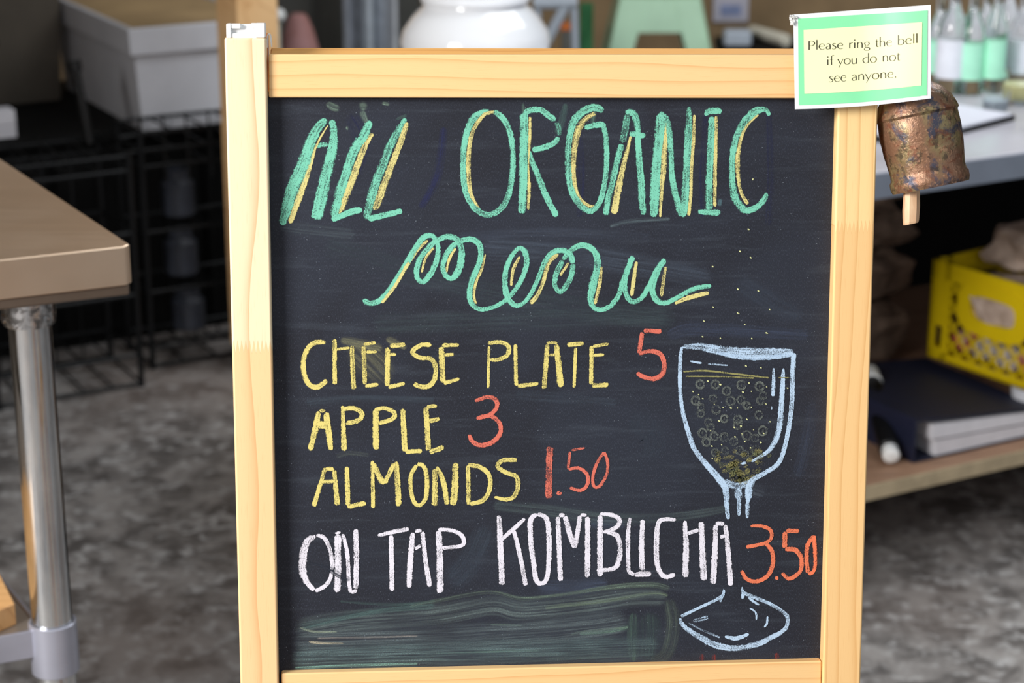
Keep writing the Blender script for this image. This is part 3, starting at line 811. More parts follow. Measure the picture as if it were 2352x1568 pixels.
for (x, y) in [(262, 922), (345, 924), (490, 925), (590, 934), (408, 958), (236, 1012), (333, 1002), (430, 1014), (488, 1008), (596, 1012), (266, 1050), (350, 1062), (520, 1040), (265, 1085), (395, 1112), (470, 1118), (308, 1132), (586, 1092), (275, 1192), (340, 1210), (395, 1215), (520, 1205), (566, 1220), (608, 1180), (295, 1242), (448, 1238), (570, 1285), (345, 1300), (400, 1290), (470, 1145), (610, 985), (480, 1290), (512, 1310), (320, 1160)]:
    px, py = C8[0]+x/C8[2], C8[1]+y/C8[2]; r = random.uniform(7.5, 10.5)
    P = [(px+r*math.cos(t*math.pi/4), py+r*math.sin(t*math.pi/4), 6) for t in range(9)]
    bb.stroke(P, (112, 118, 112), .42, step=3)
    bb.stroke([(px, py, r*1.7)], (92, 98, 92), .34)
for i in range(90):
    t = random.random(); y = random.uniform(1290, 1465); half = 150*(1-((y-1290)/190)**1.6)+20
    x = 495+random.uniform(-1, 1)*half*.95 - (10 if y > 1400 else 0)
    px, py = C8[0]+x/C8[2], C8[1]+y/C8[2]
    bb.stroke([(px-7, py+4, random.uniform(7, 12)), (px, py, 13), (px+7, py-3, 7)], random.choice([(140, 136, 92), (118, 122, 88), (156, 150, 98)]), random.uniform(.12, .36))
SP = [(528, 66, 1.2), (482, 187, .9), (541, 222, 1), (330, 271, 1), (470, 397, 1), (583, 406, 1), (332, 495, 1), (646, 510, .8), (471, 530, 1.2), (282, 573, .9), (508, 592, .8), (630, 640, 1.4), (275, 660, .9), (373, 668, .8), (547, 670, .8), (515, 822, 1.1), (597, 832, 1.1), (303, 906, 1.2), (372, 925, 1.4), (532, 916, .8), (630, 938, .8), (498, 967, 1.2), (545, 963, .8), (222, 964, .8), (252, 980, .7), (275, 1003, 1), (625, 1032, 1), (340, 1034, .9), (388, 1052, .8), (432, 1055, 1.2), (467, 1054, .7), (545, 1050, .8), (520, 1117, 1.1), (365, 1126, 1.1), (487, 1155, 1), (450, 1162, 1), (557, 1175, .7), (318, 1180, .8), (492, 1198, .8), (454, 1214, .9), (508, 1240, .7), (597, 1246, 1.1), (326, 1265, .8), (540, 1275, .8), (380, 1258, .7), (328, 1333, .9), (648, 1130, .7), (745, 945, .9), (612, 1195, .9)]
for x, y, k in SP:
    px, py = C8[0]+x/C8[2], C8[1]+y/C8[2]
    bb.stroke([(px-1.2, py+1.5*k, 6*k), (px+1.2, py-2.5*k, 6*k)], PIG['s'], .95)
bb.build('chalk_bubbles', 'yellow chalk sparks and faint bubbles', M_chalk)['kind'] = 'stuff'

# ------------------------------------------------------------------ laminated sign
SGT = (1810, 10, 6.532)
def spx(x, y): return (SGT[0]+x/SGT[2], SGT[1]+y/SGT[2])
Q = {'w': ((80, 155), (2142, 8), (2145, 1410), (106, 1572)), 'g': ((150, 215), (2096, 90), (2082, 1360), (162, 1510)), 'y': ((235, 385), (2012, 268), (2000, 1210), (246, 1335))}
SOFF = .0075
def curl(u, v): uu = min(max((u-.5)/.5, 0), 1); return SOFF + .017*uu*uu*(3-2*uu) + .0035*math.sin(math.pi*u)*(.3+.7*v) + .002*(1-u)*(v) + .003*u*u*(1-v)
W0 = [bp(*spx(*p), SOFF) for p in Q['w']]
def s_uv(px, py):
    # approximate sheet coordinates of a crop pixel
    (x0, y0), (x1, y1), (x2, y2), (x3, y3) = Q['w']
    u = (px-x0)/(x1-x0)
    top = y0+(y1-y0)*u; bot = y3+(y2-y3)*u
    return u, (py-top)/(bot-top)
def sp3(px, py, lift=0.0):
    u, v = s_uv(px, py)
    py2 = py + 42*math.sin(math.pi*min(max(u, 0), 1))*max(v, 0)**2*.8
    return bp(*spx(px, py2), curl(u, v)+lift)
def sheet(name, quad, lift, mat, parent, nx=16, ny=10, back=None):
    (x0, y0), (x1, y1), (x2, y2), (x3, y3) = quad; m = MB(); vs = []; fs = []
    for j in range(ny+1):
        for i in range(nx+1):
            u = i/nx; v = j/ny
            x = (x0+(x1-x0)*u)*(1-v)+(x3+(x2-x3)*u)*v; y = (y0+(y1-y0)*u)*(1-v)+(y3+(y2-y3)*u)*v
            vs.append(sp3(x, y, lift))
    for j in range(ny):
        for i in range(nx): a = j*(nx+1)+i; fs.append((a, a+nx+1, a+nx+2, a+1))
    m.add(vs, fs)
    if back:
        k = len(vs); m.add([v-Vector((0, 0, back)) for v in vs], [tuple(reversed(f)) for f in fs])
        def side(seq):
            for a, b in zip(seq, seq[1:]): m.f.append((a, b, b+k, a+k))
        side([i for i in range(nx+1)]); side([ny*(nx+1)+i for i in range(nx, -1, -1)])
        side([j*(nx+1) for j in range(ny, -1, -1)]); side([j*(nx+1)+nx for j in range(ny+1)])
    return m.build(name, mat, parent, smooth=True, local=True)
sc_ = B @ sp3(1100, 1572)
SM = B.copy(); sign = root('laminated_sign', SM, 'laminated green and yellow notice asking to ring the bell, on the easel corner', 'sign')
ws = sheet('paper_sheet', Q['w'], 0, M_lam, sign, back=.0006)
gs = sheet('green_border', Q['g'], .00015, M_sgreen, sign)
ys = sheet('yellow_panel', Q['y'], .0003, M_syel, sign)
GL = {  # glyphs: advance, strokes of (x, y, w); x-height 1, thick .17, thin .08
 'P': (1.05, ['.16,0,.17 .16,1.56,.17', '.16,1.52,.07 .5,1.58,.08 .82,1.42,.12 .92,1.12,.17 .8,.84,.12 .5,.7,.07 .2,.72,.06']),
 'l': (.42, ['.2,0,.15 .2,1.72,.15']),
 'e': (.98, ['.1,.54,.07 .5,.56,.06 .82,.6,.07', '.82,.6,.08 .76,.86,.1 .5,1,.08 .22,.84,.12 .1,.5,.17 .22,.14,.12 .52,-.02,.08 .86,.1,.06']),
 'a': (.88, ['.14,.84,.08 .38,1,.08 .6,.88,.12 .66,.6,.16 .66,0,.16', '.66,.6,.06 .3,.5,.08 .1,.26,.15 .24,.02,.1 .46,.02,.07 .66,.2,.06']),
 's': (.74, ['.6,.9,.07 .36,1,.08 .14,.82,.14 .34,.54,.17 .6,.3,.15 .48,.04,.09 .2,-.02,.07 .06,.1,.07']),
 'r': (.66, ['.18,0,.16 .18,.98,.16', '.2,.66,.06 .34,.92,.08 .6,.98,.11']),
 'i': (.42, ['.2,0,.16 .2,.98,.16', '.2,1.34,.17 .2,1.52,.17']),
 'n': (1.04, ['.18,0,.16 .18,.98,.16', '.2,.68,.06 .42,.98,.08 .7,.94,.12 .82,.64,.16 .82,0,.16']),
 'g': (.94, ['.8,.98,.07 .52,.96,.07', '.46,1,.07 .2,.88,.12 .14,.66,.15 .26,.44,.1 .48,.36,.07 .7,.48,.12 .76,.7,.15 .66,.9,.1 .46,1,.07', '.3,.4,.06 .16,.22,.08 .3,.08,.1 .62,.02,.13 .84,-.16,.15 .76,-.44,.1 .44,-.54,.07 .14,-.42,.1 .12,-.2,.1 .3,.04,.06']),
 't': (.62, ['.28,1.3,.1 .28,.2,.15 .4,.02,.09 .58,.06,.06', '.08,.96,.07 .56,.98,.07']),
 'h': (1.04, ['.18,0,.16 .18,1.72,.16', '.2,.68,.06 .42,.98,.08 .7,.94,.12 .82,.64,.16 .82,0,.16']),
 'b': (1.08, ['.16,0,.16 .16,1.72,.16', '.18,.8,.06 .44,1,.08 .76,.86,.12 .92,.5,.17 .78,.12,.12 .46,-.02,.08 .16,.08,.07']),
 'f': (.6, ['.28,0,.16 .28,1.3,.14 .4,1.62,.08 .62,1.66,.09', '.06,.96,.07 .54,.98,.07']),
 'y': (.94, ['.06,.98,.15 .48,.06,.13', '.88,.98,.07 .5,.1,.08 .2,-.56,.08']),
 'o': (1.12, ['.54,1,.07 .24,.88,.12 .1,.5,.17 .24,.12,.12 .54,-.02,.07 .86,.12,.12 1,.5,.17 .86,.88,.12 .54,1,.07']),
 'u': (1.02, ['.16,.98,.16 .16,.36,.16 .28,.04,.1 .52,0,.07 .78,.3,.06', '.8,.98,.16 .8,0,.16']),
 'd': (1.1, ['.92,0,.16 .92,1.72,.16', '.9,.86,.07 .62,1,.08 .26,.86,.12 .1,.5,.17 .24,.12,.12 .56,-.02,.08 .9,.2,.06']),
 '.': (.4, ['.2,-.04,.17 .2,.14,.17'])}
def sign_word(txt, xa, xb, ya, yb, xh):
    adv = sum(GL[c][0] for c in txt); k = (xb-xa)/(adv-.1); m = MB(); x = -.05
    for c in txt:
        for st in GL[c][1]:
            P = [tuple(float(q) for q in p.split(',')) for p in st.split()]
            Qp = catmull(P, .07) if len(P) > 2 else P
            n = len(Qp); vs = []
            for i in range(n):
                dx = Qp[min(i+1, n-1)][0]-Qp[max(i-1, 0)][0]; dy = Qp[min(i+1, n-1)][1]-Qp[max(i-1, 0)][1]
                L = math.hypot(dx, dy) or 1; nx, ny = -dy/L, dx/L
                for sg in (-1, 1):
                    gx = x+Qp[i][0]+nx*Qp[i][2]*.5*sg; gy = Qp[i][1]+ny*Qp[i][2]*.5*sg
                    X = xa+gx*k; base = ya+(yb-ya)*(X-xa)/(xb-xa)
                    vs.append(sp3(X, base-gy*xh-38*0, .00042))
            m.add(vs, [(2*i, 2*i+2, 2*i+3, 2*i+1) for i in range(n-1)])
        x += GL[c][0]
    o = m.build('printed_word', M_ink, sign, local=True); o['label'] = 'printed word ' + txt.rstrip('.'); return o
for tx, xa, xb, ya, yb in (('Please', 305, 832, 680, 660), ('ring', 912, 1230, 656, 640), ('the', 1308, 1562, 634, 618), ('bell', 1645, 1950, 606, 576),
                           ('if', 580, 682, 905, 898), ('you', 745, 1040, 895, 880), ('do', 1120, 1332, 872, 858), ('not', 1415, 1680, 850, 832),
                           ('see', 615, 880, 1152, 1132), ('anyone.', 955, 1628, 1126, 1080)):
    sign_word(tx, xa, xb, ya, yb, 84)
m = MB()
for (x0, y0, x1, y1) in ((18, 160, 95, 235), (30, 220, 100, 310), (50, 175, 140, 215)):
    vs = []; 
    for j in range(5):
        for i in range(5):
            q = bp(*spx(x0+(x1-x0)*i/4+random.uniform(-6, 6), y0+(y1-y0)*j/4+random.uniform(-6, 6)), SOFF+.001+random.uniform(-.0012, .0012)); vs.append(q)
    m.add(vs, [(j*5+i, j*5+i+5, j*5+i+6, j*5+i+1) for j in range(4) for i in range(4)])
lab(m.build('tape', M_tape, sign, local=True), 'crumpled clear tape at the corner')

# ------------------------------------------------------------------ bell
bd = 1.388
ctr = atd(2121, 340, bd)
ax = (RT*-.20 + UP*.985 + FW*-.06).normalized()       # from mouth to crown
bz = ax; bxx = (RT-bz*RT.dot(bz)).normalized(); byy = bz.cross(bxx)
pm = bd/F
BM = Matrix(((bxx.x, byy.x, bz.x, ctr.x), (bxx.y, byy.y, bz.y, ctr.y), (bxx.z, byy.z, bz.z, ctr.z), (0, 0, 0, 1)))
bell = root('copper_bell', BM, 'aged copper bell hanging from the right upright below the green notice', 'bell')
def L_(prof): return [(r*pm, z*pm) for r, z in prof]
body = L_([(70, -88), (88, -91), (91, -81), (91, -68), (87, -62), (86, -50), (92, 0), (94, 40), (92, 74), (90, 78), (78, 80)])
MB().lathe(body, Matrix(), 64).build('bell_body', M_bell, bell, smooth=True, local=True)
crown = L_([(70, 74), (92, 74), (96, 80), (94, 88), (84, 112), (66, 134), (42, 149), (20, 155), (1, 156)])
MB().lathe(crown, Matrix(), 64).build('bell_crown', M_bell, bell, smooth=True, local=True)
MB().tube([Vector((math.cos(t)*9*pm, 0, (160+math.sin(t)*9)*pm)) for t in [k*math.pi/8 for k in range(17)]], 2.2*pm, 8).build('hanging_loop', M_bell, bell, smooth=True, local=True)
b0 = BM.inverted() @ atd(2090, 445, bd-.0); b1 = BM.inverted() @ atd(2089, 514, bd-.0)
b0.y = b1.y = -.006
m = MB(); d = (b1-b0).normalized()
sec = [(-16, -12), (-6, -17), (10, -15), (19, -6), (18, 8), (6, 17), (-10, 15), (-17, 6)]
vs = []
for t, k in ((-60, .8), (-10, .98), (35, 1.06), (64, .98), (69, .9)):
    o_ = b0+d*t*pm; vs += [o_+Vector((x*k*pm, y*k*pm, 0)) for x, y in sec]
fs = [(i*8+j, i*8+(j+1) % 8, (i+1)*8+(j+1) % 8, (i+1)*8+j) for i in range(4) for j in range(8)]+[tuple(range(7, -1, -1)), tuple(range(32, 40))]
m.add(vs, fs); lab(m.build('clapper', M_clap, bell, local=True), 'pale wooden clapper')
hook = B @ bp(2035, 150, .0)
m = MB(); top = BM @ Vector((0, 0, 168*pm)); m.tube([top, top+Vector((-.004, 0, .012)), hook+Vector((.004, -.004, .004)), hook+Vector((-.006, -.001, .004)), B @ bp(2010, 130, .004)], .0011, 8)
m.build('cord', M_string, bell, smooth=True)

# ------------------------------------------------------------------ steel work table, left
TZ = .90
cA = onz(303, 563, TZ); cB = onz(0, 596, TZ); cD = onz(0, 363, TZ)
eF = (cB-cA).normalized(); eS = (cD-cA).normalized()
cF = cA+eF*.85; cS = cA+eS*.72; cFS = cF+eS*.72
lo = -Z3*.0385
table = root('work_table', (cA.x+eF.x*.4, cA.y+eF.y*.4, 0), 'stainless steel work table with round metal legs, at the left edge', 'table')
m = MB()
ch_ = .0045
o_ = cA
poly = [cA+eF*.008, cF, cFS, cS, cA+eS*.006]
inn_f = (eS-eF*eS.dot(eF)).normalized(); inn_s = (eF-eS*eF.dot(eS)).normalized()
m.prism(poly, lo, (0, 0, 0))
m.build('tabletop', M_steel_top, table, bevel=.0022, seg=3)
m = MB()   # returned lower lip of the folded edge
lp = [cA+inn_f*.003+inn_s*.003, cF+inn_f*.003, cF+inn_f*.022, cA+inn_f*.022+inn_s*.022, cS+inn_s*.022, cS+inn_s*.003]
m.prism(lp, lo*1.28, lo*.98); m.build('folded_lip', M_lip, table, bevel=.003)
LC = atd(68, 743, 1.985); LC.z = 0
def legz(py):
    e = Vector((1, 0)); return onvert(100, py, LC, (1, 0)).z
def leg_at(P, nm='table_leg'):
    ro = .0205
    o = MB().lathe([(ro-.003, .0), (ro, .0), (ro, .85), (ro-.002, .85)], Matrix.Translation(P), 48).build(nm, M_zinc, table, smooth=True)
    zt = TZ-.045
    cz = legz(742)
    c_ = MB().lathe([(ro+.001, cz), (ro+.004, cz+.0005), (ro+.0052, cz+.006), (ro+.0052, zt+.012), (ro+.001, zt+.012)], Matrix.Translation(P), 48).build('collar', M_collar, o, smooth=True)
    return o
l1 = leg_at(LC)
# screws on the collar
for ang in (-150, -38):
    a = math.radians(ang); dv = Vector((math.cos(a), math.sin(a), 0)); q = LC+dv*.0255; q.z = legz(722)
    side = Vector((-dv.y, dv.x, 0))
    mt = Matrix(((side.x, 0, dv.x, q.x), (side.y, 0, dv.y, q.y), (0, 1, 0, q.z), (0, 0, 0, 1)))
    MB().lathe([(.0045, -.001), (.0045, .0012), (.0026, .0014), (.0024, .0002), (.0001, .0002)], mt, 16).build('set_screw', M_collar, l1, smooth=True)
for k in (eF*.70, eS*.56, eF*.70+eS*.56): leg_at(LC+k)
z0, z1 = legz(1538), legz(1424)
ri = .0212; ro = .0242
bk = root  # noqa
brk = MB().lathe([(ri, z0), (ro-.001, z0), (ro, z0+.001), (ro, z1-.001), (ro-.001, z1), (ri, z1), (ri, z0)], Matrix.Translation(LC), 48).build('shelf_bracket', M_alu, table, smooth=True)
# undershelf rim, running to the left and away from the leg
zs0, zs1 = z0+.022, z1-.004
rimp = LC+eF*.022
m = MB(); nf = -inn_f
m.frame(rimp+nf*.004, eF, nf, Z3, (0, 0, zs0), (.68, .004, zs1)); m.build('shelf_edge', M_alu, table, bevel=.001)
m = MB(); m.frame(LC+inn_s*.01, eS, inn_s, Z3, (.02, 0, zs0), (.5, .004, zs1)); m.build('shelf_edge', M_alu, table, bevel=.001)
m = MB(); m.prism([rimp+inn_f*.0, rimp+eF*.68, rimp+eF*.68+eS*.52, LC+eS*.52+inn_s*.01, LC+eS*.03+inn_s*.01], (0, 0, zs1-.006), (0, 0, zs1-.002)); m.build('undershelf', M_under, table)
# loose board lying on the undershelf
bc = onz(34, 1385, zs1+.024-.002)
m = MB(); bcz = zs1-.002
p0 = Vector((bc.x, bc.y, 0)); dS = (eS*.8-eF*.28).normalized()
pa = onz(0, 1318, zs1+.022); pb = onz(0, 1400, zs1+.022); p1 = (Vector((pa.x, pa.y, 0))-p0).normalized(); p2 = (Vector((pb.x, pb.y, 0))-p0).normalized()
m.prism([p0, p0+p2*.38, p0+p2*.38+p1*.36, p0+p1*.36], (0, 0, bcz), (0, 0, bcz+.024))
tag(m.build('wooden_board', pine('board_ply', (226, 178, 122), (218, 168, 112), (180, 124, 74), 'x', 3.0, 60), None, bevel=.0015), 'pale wooden board lying on the shelf under the steel table', 'board')

# ------------------------------------------------------------------ counter at the right
CZ = .70
A = onz(2011, 397, CZ); A2 = onz(2352, 349, CZ)
e1 = (A2-A).normalized(); e2 = Vector((-e1.y, e1.x, 0))
if e2.y < 0: e2 = -e2
cb = onvert(2011, 458, A, e1).z
S0 = A-e1*((A.x-.12)/e1.x)
CL, CD = 2.1, .86
counter = root('counter_table', (S0.x, S0.y, 0), 'low grey counter carrying bottles and a jar behind the easel', 'table')
MB().frame(S0, e1, e2, Z3, (0, .004, cb-CZ), (CL, CD, -.0)).build('worktop', M_counter, counter, bevel=.002)
MB().frame(S0, e1, e2, Z3, (0, 0, cb-CZ-.0), (CL, .004, -.003)).build('edge_band', M_counteredge, counter)
sz = onvert(1988, 1151, A, e1).z; szt = onvert(1988, 1120, A, e1).z
0 and print('counter', A, A2, e1, cb, 'shelf', sz, szt)
S00 = Vector((S0.x, S0.y, 0))
MB().frame(S00, e1, e2, Z3, (0, .006, sz), (CL, CD-.02, szt)).build('lower_shelf', M_shelf, counter, bevel=.001)
MB().frame(S00, e1, e2, Z3, (0, 0, sz), (CL, .006, szt)).build('shelf_edge', plain('pale_ply_edge', (178, 160, 130), .7), counter)
for (x, y) in ((.03, .03), (CL-.08, .03), (.03, CD-.07), (CL-.08, CD-.07)):
    MB().frame(S00, e1, e2, Z3, (x, y, 0), (x+.045, y+.045, cb)).build('leg', M_mattblack, counter, bevel=.002)
MB().frame(S00, e1, e2, Z3, (0, CD-.02, 0), (CL, CD-.005, cb)).build('shade_panel_back', M_mattblack, counter)  # black panel added down to the floor to darken the space under the counter
MB().frame(S00, e1, e2, Z3, (0, .02, 0), (.014, CD-.02, cb)).build('shade_panel_end', M_mattblack, counter)  # end panels, also added to keep light out from under the counter
MB().frame(S00, e1, e2, Z3, (CL-.014, .02, 0), (CL, CD-.02, cb)).build('shade_panel_end', M_mattblack, counter)

def place(base, ang=0): return Matrix.Translation(base) @ Matrix.Rotation(ang, 4, 'Z')
# binder
bb0 = onz(2101, 1064, szt)
binder = root('ring_binder', bb0, 'navy blue ring binder full of white papers, lying under the yellow crate', 'binder')
th = .074; bl_, bdp = .27, .30
def wedge(m, o, a0, a1, d0, d1, z00, z01, z10, z11):
    vs = []
    for x, zl, zh in ((a0, z00, z01), (a1, z10, z11)):
        for y in (d0, d1):
            for z in (zl, zh): vs.append(o+e1*x+e2*y+Z3*z)
    return m.add(vs, [(0, 1, 3, 2), (4, 6, 7, 5), (0, 4, 5, 1), (2, 3, 7, 6), (0, 2, 6, 4), (1, 5, 7, 3)])
wedge(MB(), bb0, 0, bl_, 0, bdp, 0, .003, 0, .003).build('bottom_cover', M_navy, binder, bevel=.001)
wedge(MB(), bb0, 0, bl_, 0, bdp, th-.003, th, .047, .050).build('top_cover', M_navy, binder, bevel=.001)
wedge(MB(), bb0, -.003, 0, 0, bdp, 0, th, 0, th).build('spine', M_navy, binder, bevel=.001)
wedge(MB(), bb0, .045, bl_-.01, .004, bdp-.01, .0035, .030, .0035, .022).build('paper_block', M_paper, binder)
o = wedge(MB(), bb0, .035, bl_-.004, .002, bdp-.01, .034, .060, .026, .043).build('paper_block', M_paper, binder)
# yellow crate on the binder
Fz = szt+th+.002
Fc = onz(2129, 817, Fz); ca = Vector((.58, -.815, 0)).normalized(); cbv = Vector((ca.y*-1, ca.x, 0))
CLN = .30; CW = .26; hh = (onvert(2148, 594, Fc, (1, 0)).z-Fz)
crate = root('milk_crate', Fc, 'yellow plastic lattice crate resting on the navy binder', 'crate')
0 and print('crate', Fc, hh)
def oface(P, ex, out, L, name):
    m = MB(); T = .006
    def r(x0, z0, x1, z1, t=T): m.frame(P, ex, out, Z3, (x0, -t, z0), (x1, 0, z1))
    r(0, 0, L, .014); r(0, hh-.030, L, hh); r(0, 0, .012, hh); r(.030, 0, .044, hh); r(L-.010, 0, L, hh); r(L-.040, 0, L-.030, hh)
    r(.009, .062, .030, hh-.03); r(.009, .012, .030, .022); r(L-.030, .062, L-.010, hh-.03)
    # handle plate with a hole
    cx = L*.47; n = 28; ins = []; outp = []
    for k in range(n):
        a = 2*math.pi*k/n; cxp = math.copysign(abs(math.cos(a))**.6, math.cos(a)); szp = math.copysign(abs(math.sin(a))**.6, math.sin(a))
        ins.append((cx+.050*cxp, hh-.062+.022*szp)); outp.append((cx+.078*cxp, hh-.064+.046*szp))
    for k in range(n):
        k2 = (k+1) % n; q = [outp[k], outp[k2], ins[k2], ins[k]]
        m.prism([P+ex*x+Z3*z for x, z in q], -out*T*1.3, out*.002)
    # diagonal lattice below the plate
    x0, x1, zb, zt = .040, L-.040, .014, hh-.03
    for sgn in (1, -1):
        for k in range(-12, 26):
            c0 = x0+k*.031; pts = []
            for zz in [zb+(zt-zb)*i/30 for i in range(31)]:
                xx = c0+sgn*(zz-zb)*.9
                inside_ring = ((abs(xx-cx)/.072)**3.3+(abs(zz-(hh-.064))/.040)**3.3) < 1
                if x0 <= xx <= x1 and not inside_ring: pts.append((xx, zz))
                else:
                    if len(pts) > 1: m.prism([P+ex*(a+d)+Z3*z for a, z, d in ((pts[0][0], pts[0][1], -.0026), (pts[0][0], pts[0][1], .0026), (pts[-1][0], pts[-1][1], .0026), (pts[-1][0], pts[-1][1], -.0026))], -out*T*.8, out*0)
                    pts = []
            if len(pts) > 1: m.prism([P+ex*(a+d)+Z3*z for a, z, d in ((pts[0][0], pts[0][1], -.0026), (pts[0][0], pts[0][1], .0026), (pts[-1][0], pts[-1][1], .0026), (pts[-1][0], pts[-1][1], -.0026))], -out*T*.8, out*0)
    return m.build(name, M_yel, crate)
cbv = Vector((-ca.y, ca.x, 0))           # points right/back, into the crate
oface(Fc, ca, -cbv, CLN, 'side_wall'); oface(Fc+cbv*CW, ca, cbv, CLN, 'side_wall')
oface(Fc, cbv, -ca, CW, 'end_wall'); oface(Fc+ca*CLN, cbv, ca, CW, 'end_wall')
MB().frame(Fc, ca, cbv, Z3, (0, 0, 0), (CLN, CW, .005)).build('crate_floor', M_yel, crate)

def crumple(name, c, size, mat, label, cat, seed, group=None, sub_=3, amp=.25):
    import bmesh
    rnd = random.Random(seed)
    bm = bmesh.new(); bmesh.ops.create_icosphere(bm, subdivisions=sub_, radius=1)
    from mathutils import noise as mn
    off = Vector((rnd.random()*20, rnd.random()*20, rnd.random()*20))
    for v in bm.verts:
        p = v.co.copy(); k = 1+amp*mn.noise(p*1.6+off)*2+amp*.5*abs(mn.noise(p*4+off))*2
        q = Vector((math.copysign(abs(p.x)**.7, p.x), math.copysign(abs(p.y)**.7, p.y), math.copysign(abs(p.z)**.7, p.z)))*k
        v.co = Vector((q.x*size[0], q.y*size[1], q.z*size[2]))
    z0 = min(v.co.z for v in bm.verts)
    for v in bm.verts: v.co.z -= z0
    me = bpy.data.meshes.new(name); bm.to_mesh(me); bm.free(); me.materials.append(mat)
    o = bpy.data.objects.new(name, me); C.objects.link(o); o.location = c
    o.rotation_euler = (0, 0, rnd.random()*.6-.3+math.atan2(e1.y, e1.x))
    return tag(o, label, cat, group)
# contents of the crate
M_wad = plain('white_paper_wad', (212, 206, 208), .8, scale=40, bump=.4)
M_wad2 = plain('red_and_white_paper', (214, 90, 70), .7, scale=26, col2=(226, 218, 214), bump=.4)
cin = Fc+ca*.02+cbv*.02
k = 0
for i in range(5):
    for j in range(2):
        p = Fc+ca*(.048+.051*i)+cbv*(.05+.065*j)+Z3*.008
        k += 1
        crumple('paper_wad', p, (.023, .026, .020), M_wad2 if (i+j) % 3 == 0 else M_wad, ('crumpled red and white paper in the yellow crate' if (i+j) % 3 == 0 else 'crumpled white paper in the yellow crate'), 'paper', 50+k, 'red and white crumpled papers in the crate' if (i+j) % 3 == 0 else 'white crumpled papers in the crate', 2)
crumple('paper_bag', Fc+ca*.12+cbv*.10+Z3*.058, (.085, .066, .045), M_cloth, 'crumpled tan paper bag in the yellow crate, nearest its side wall', 'bag', 3, amp=.18)
crumple('paper_bag', Fc+ca*.08+cbv*.17+Z3*.15, (.075, .062, .038), M_cloth, 'crumpled tan paper bag heaped on top of the yellow crate, left of two', 'bag', 8, amp=.22)
crumple('paper_bag', Fc+ca*.20+cbv*.16+Z3*.155, (.08, .065, .046), M_kraft, 'crumpled tan paper bag heaped on top of the yellow crate, right of two', 'bag', 12, amp=.22)
# pile of flattened brown bags behind the binder
pb = onz(2040, 842, szt+th)
bag_o = onz(2030, 850, szt)
for i, (dx, dy, w_, z_, hgt) in enumerate(((0, 0, .085, 0, .055), (.01, .03, .08, .115, .045), (-.01, .06, .08, .215, .042), (.02, .07, .07, .30, .035))):
    base = bag_o + e1*dx*.5 + e2*(.07+dy*.3)
    base.z = szt + z_
    crumple('paper_bag', base, (w_, .07, hgt), M_kraft, ['bottom', 'second lowest', 'third', 'topmost'][i]+' crumpled brown paper bag in the pile left of the yellow crate', 'bag', 30+i, 'brown bags piled on the shelf', 3, .2)
# black bottles with white caps at the left of the binder
q0 = onz(2046, 1072, szt); q1 = onz(1992, 900, szt+.06)
def capped(P, Qt, label, r=.017):
    rt = root('spray_bottle', P, label, 'bottle')
    d = (Qt-P); L = d.length; d.normalize(); zx = d.orthogonal().normalized(); zy = d.cross(zx)
    M = Matrix(((zx.x, zy.x, d.x, P.x), (zx.y, zy.y, d.y, P.y), (zx.z, zy.z, d.z, P.z), (0, 0, 0, 1)))
    MB().lathe([(r*.7, .018), (r, .024), (r, L-.05), (r*.8, L-.045)], M, 24).build('bottle_body', M_blackp, rt, smooth=True)
    MB().lathe([(r*.6, 0), (r*.8, .002), (r*.82, .018), (r*.7, .024)], M, 24).build('cap', M_white, rt, smooth=True)
    MB().lathe([(r*.7, L-.05), (r*1.1, L-.047), (r*1.0, L-.012), (r*.5, L)], M, 24).build('nozzle', M_white, rt, smooth=True)
Pc = q0+Z3*.018
capped(Pc, onz(1993, 848, szt+.075), 'black bottle with white cap and nozzle leaning against the navy binder')
# white tub corner far right of the shelf
P = onz(2349, 1005, szt)+e2*.04+e1*.02
m = MB(); m.lathe([(.035, 0), (.042, .07), (.044, .072), (.040, .072)], Matrix.Translation(P+e1*.04), 24)
tag(m.build('plastic_tub', M_tub, smooth=True), 'small pale plastic tub right of the navy binder', 'tub')

# ------------------------------------------------------------------ bottles on the counter
def bottle(P, hgt, r, labm, capm, label, liquid=None, neck=.36):
    rt = root('glass_bottle', P, label, 'bottle')
    k = hgt
    pr = [(.001, .004), (r*.9, .002), (r, .006), (r, k*.55), (r*.86, k*.64), (r*.42, k*.75), (r*.34, k*.82), (r*.34, k*.97), (r*.38, k*.97), (r*.38, k), (r*.26, k)]
    MB().lathe(pr, Matrix.Translation(P), 32).build('glass', M_glass, rt, smooth=True)
    if labm: MB().lathe([(r*1.012, k*.14), (r*1.012, k*.48)], Matrix.Translation(P), 32).build('label', labm, rt, smooth=True)
    if capm: MB().lathe([(r*.4, k*.965), (r*.43, k*.965), (r*.43, k*1.02), (r*.3, k*1.03)], Matrix.Translation(P), 24).build('cap', capm, rt, smooth=True)
    if liquid: MB().lathe([(r*.9, .012), (r*.93, .014), (r*.93, k*.3), (r*.9, k*.3)], Matrix.Translation(P), 32).build('drink', liquid, rt, smooth=True)
    return rt
BT = [ # px of base, py of base, height, radius, label, cap, text
 (2150, 195, .17, .020, M_mintlab, None, 'clear bottle with a mint label, half hidden behind the notice'),
 (2180, 212, .20, .027, M_whitelab, None, 'clear bottle with a pale white label above the bell crown'),
 (2224, 214, .19, .023, M_mintlab, M_yellab, 'clear bottle with a mint label and yellow top'),
 (2254, 200, .19, .019, M_greenlab, M_yellab, 'clear bottle with a dark green label and yellow top'),
 (2278, 214, .20, .020, M_mintlab, M_orange, 'clear bottle with a bright mint label and an orange top'),
 (2306, 190, .20, .021, M_whitelab, M_white, 'clear bottle with a white label and white cap, behind the glasses'),
 (2340, 200, .18, .022, M_whitelab, None, 'clear open bottle with a white label at the right edge')]
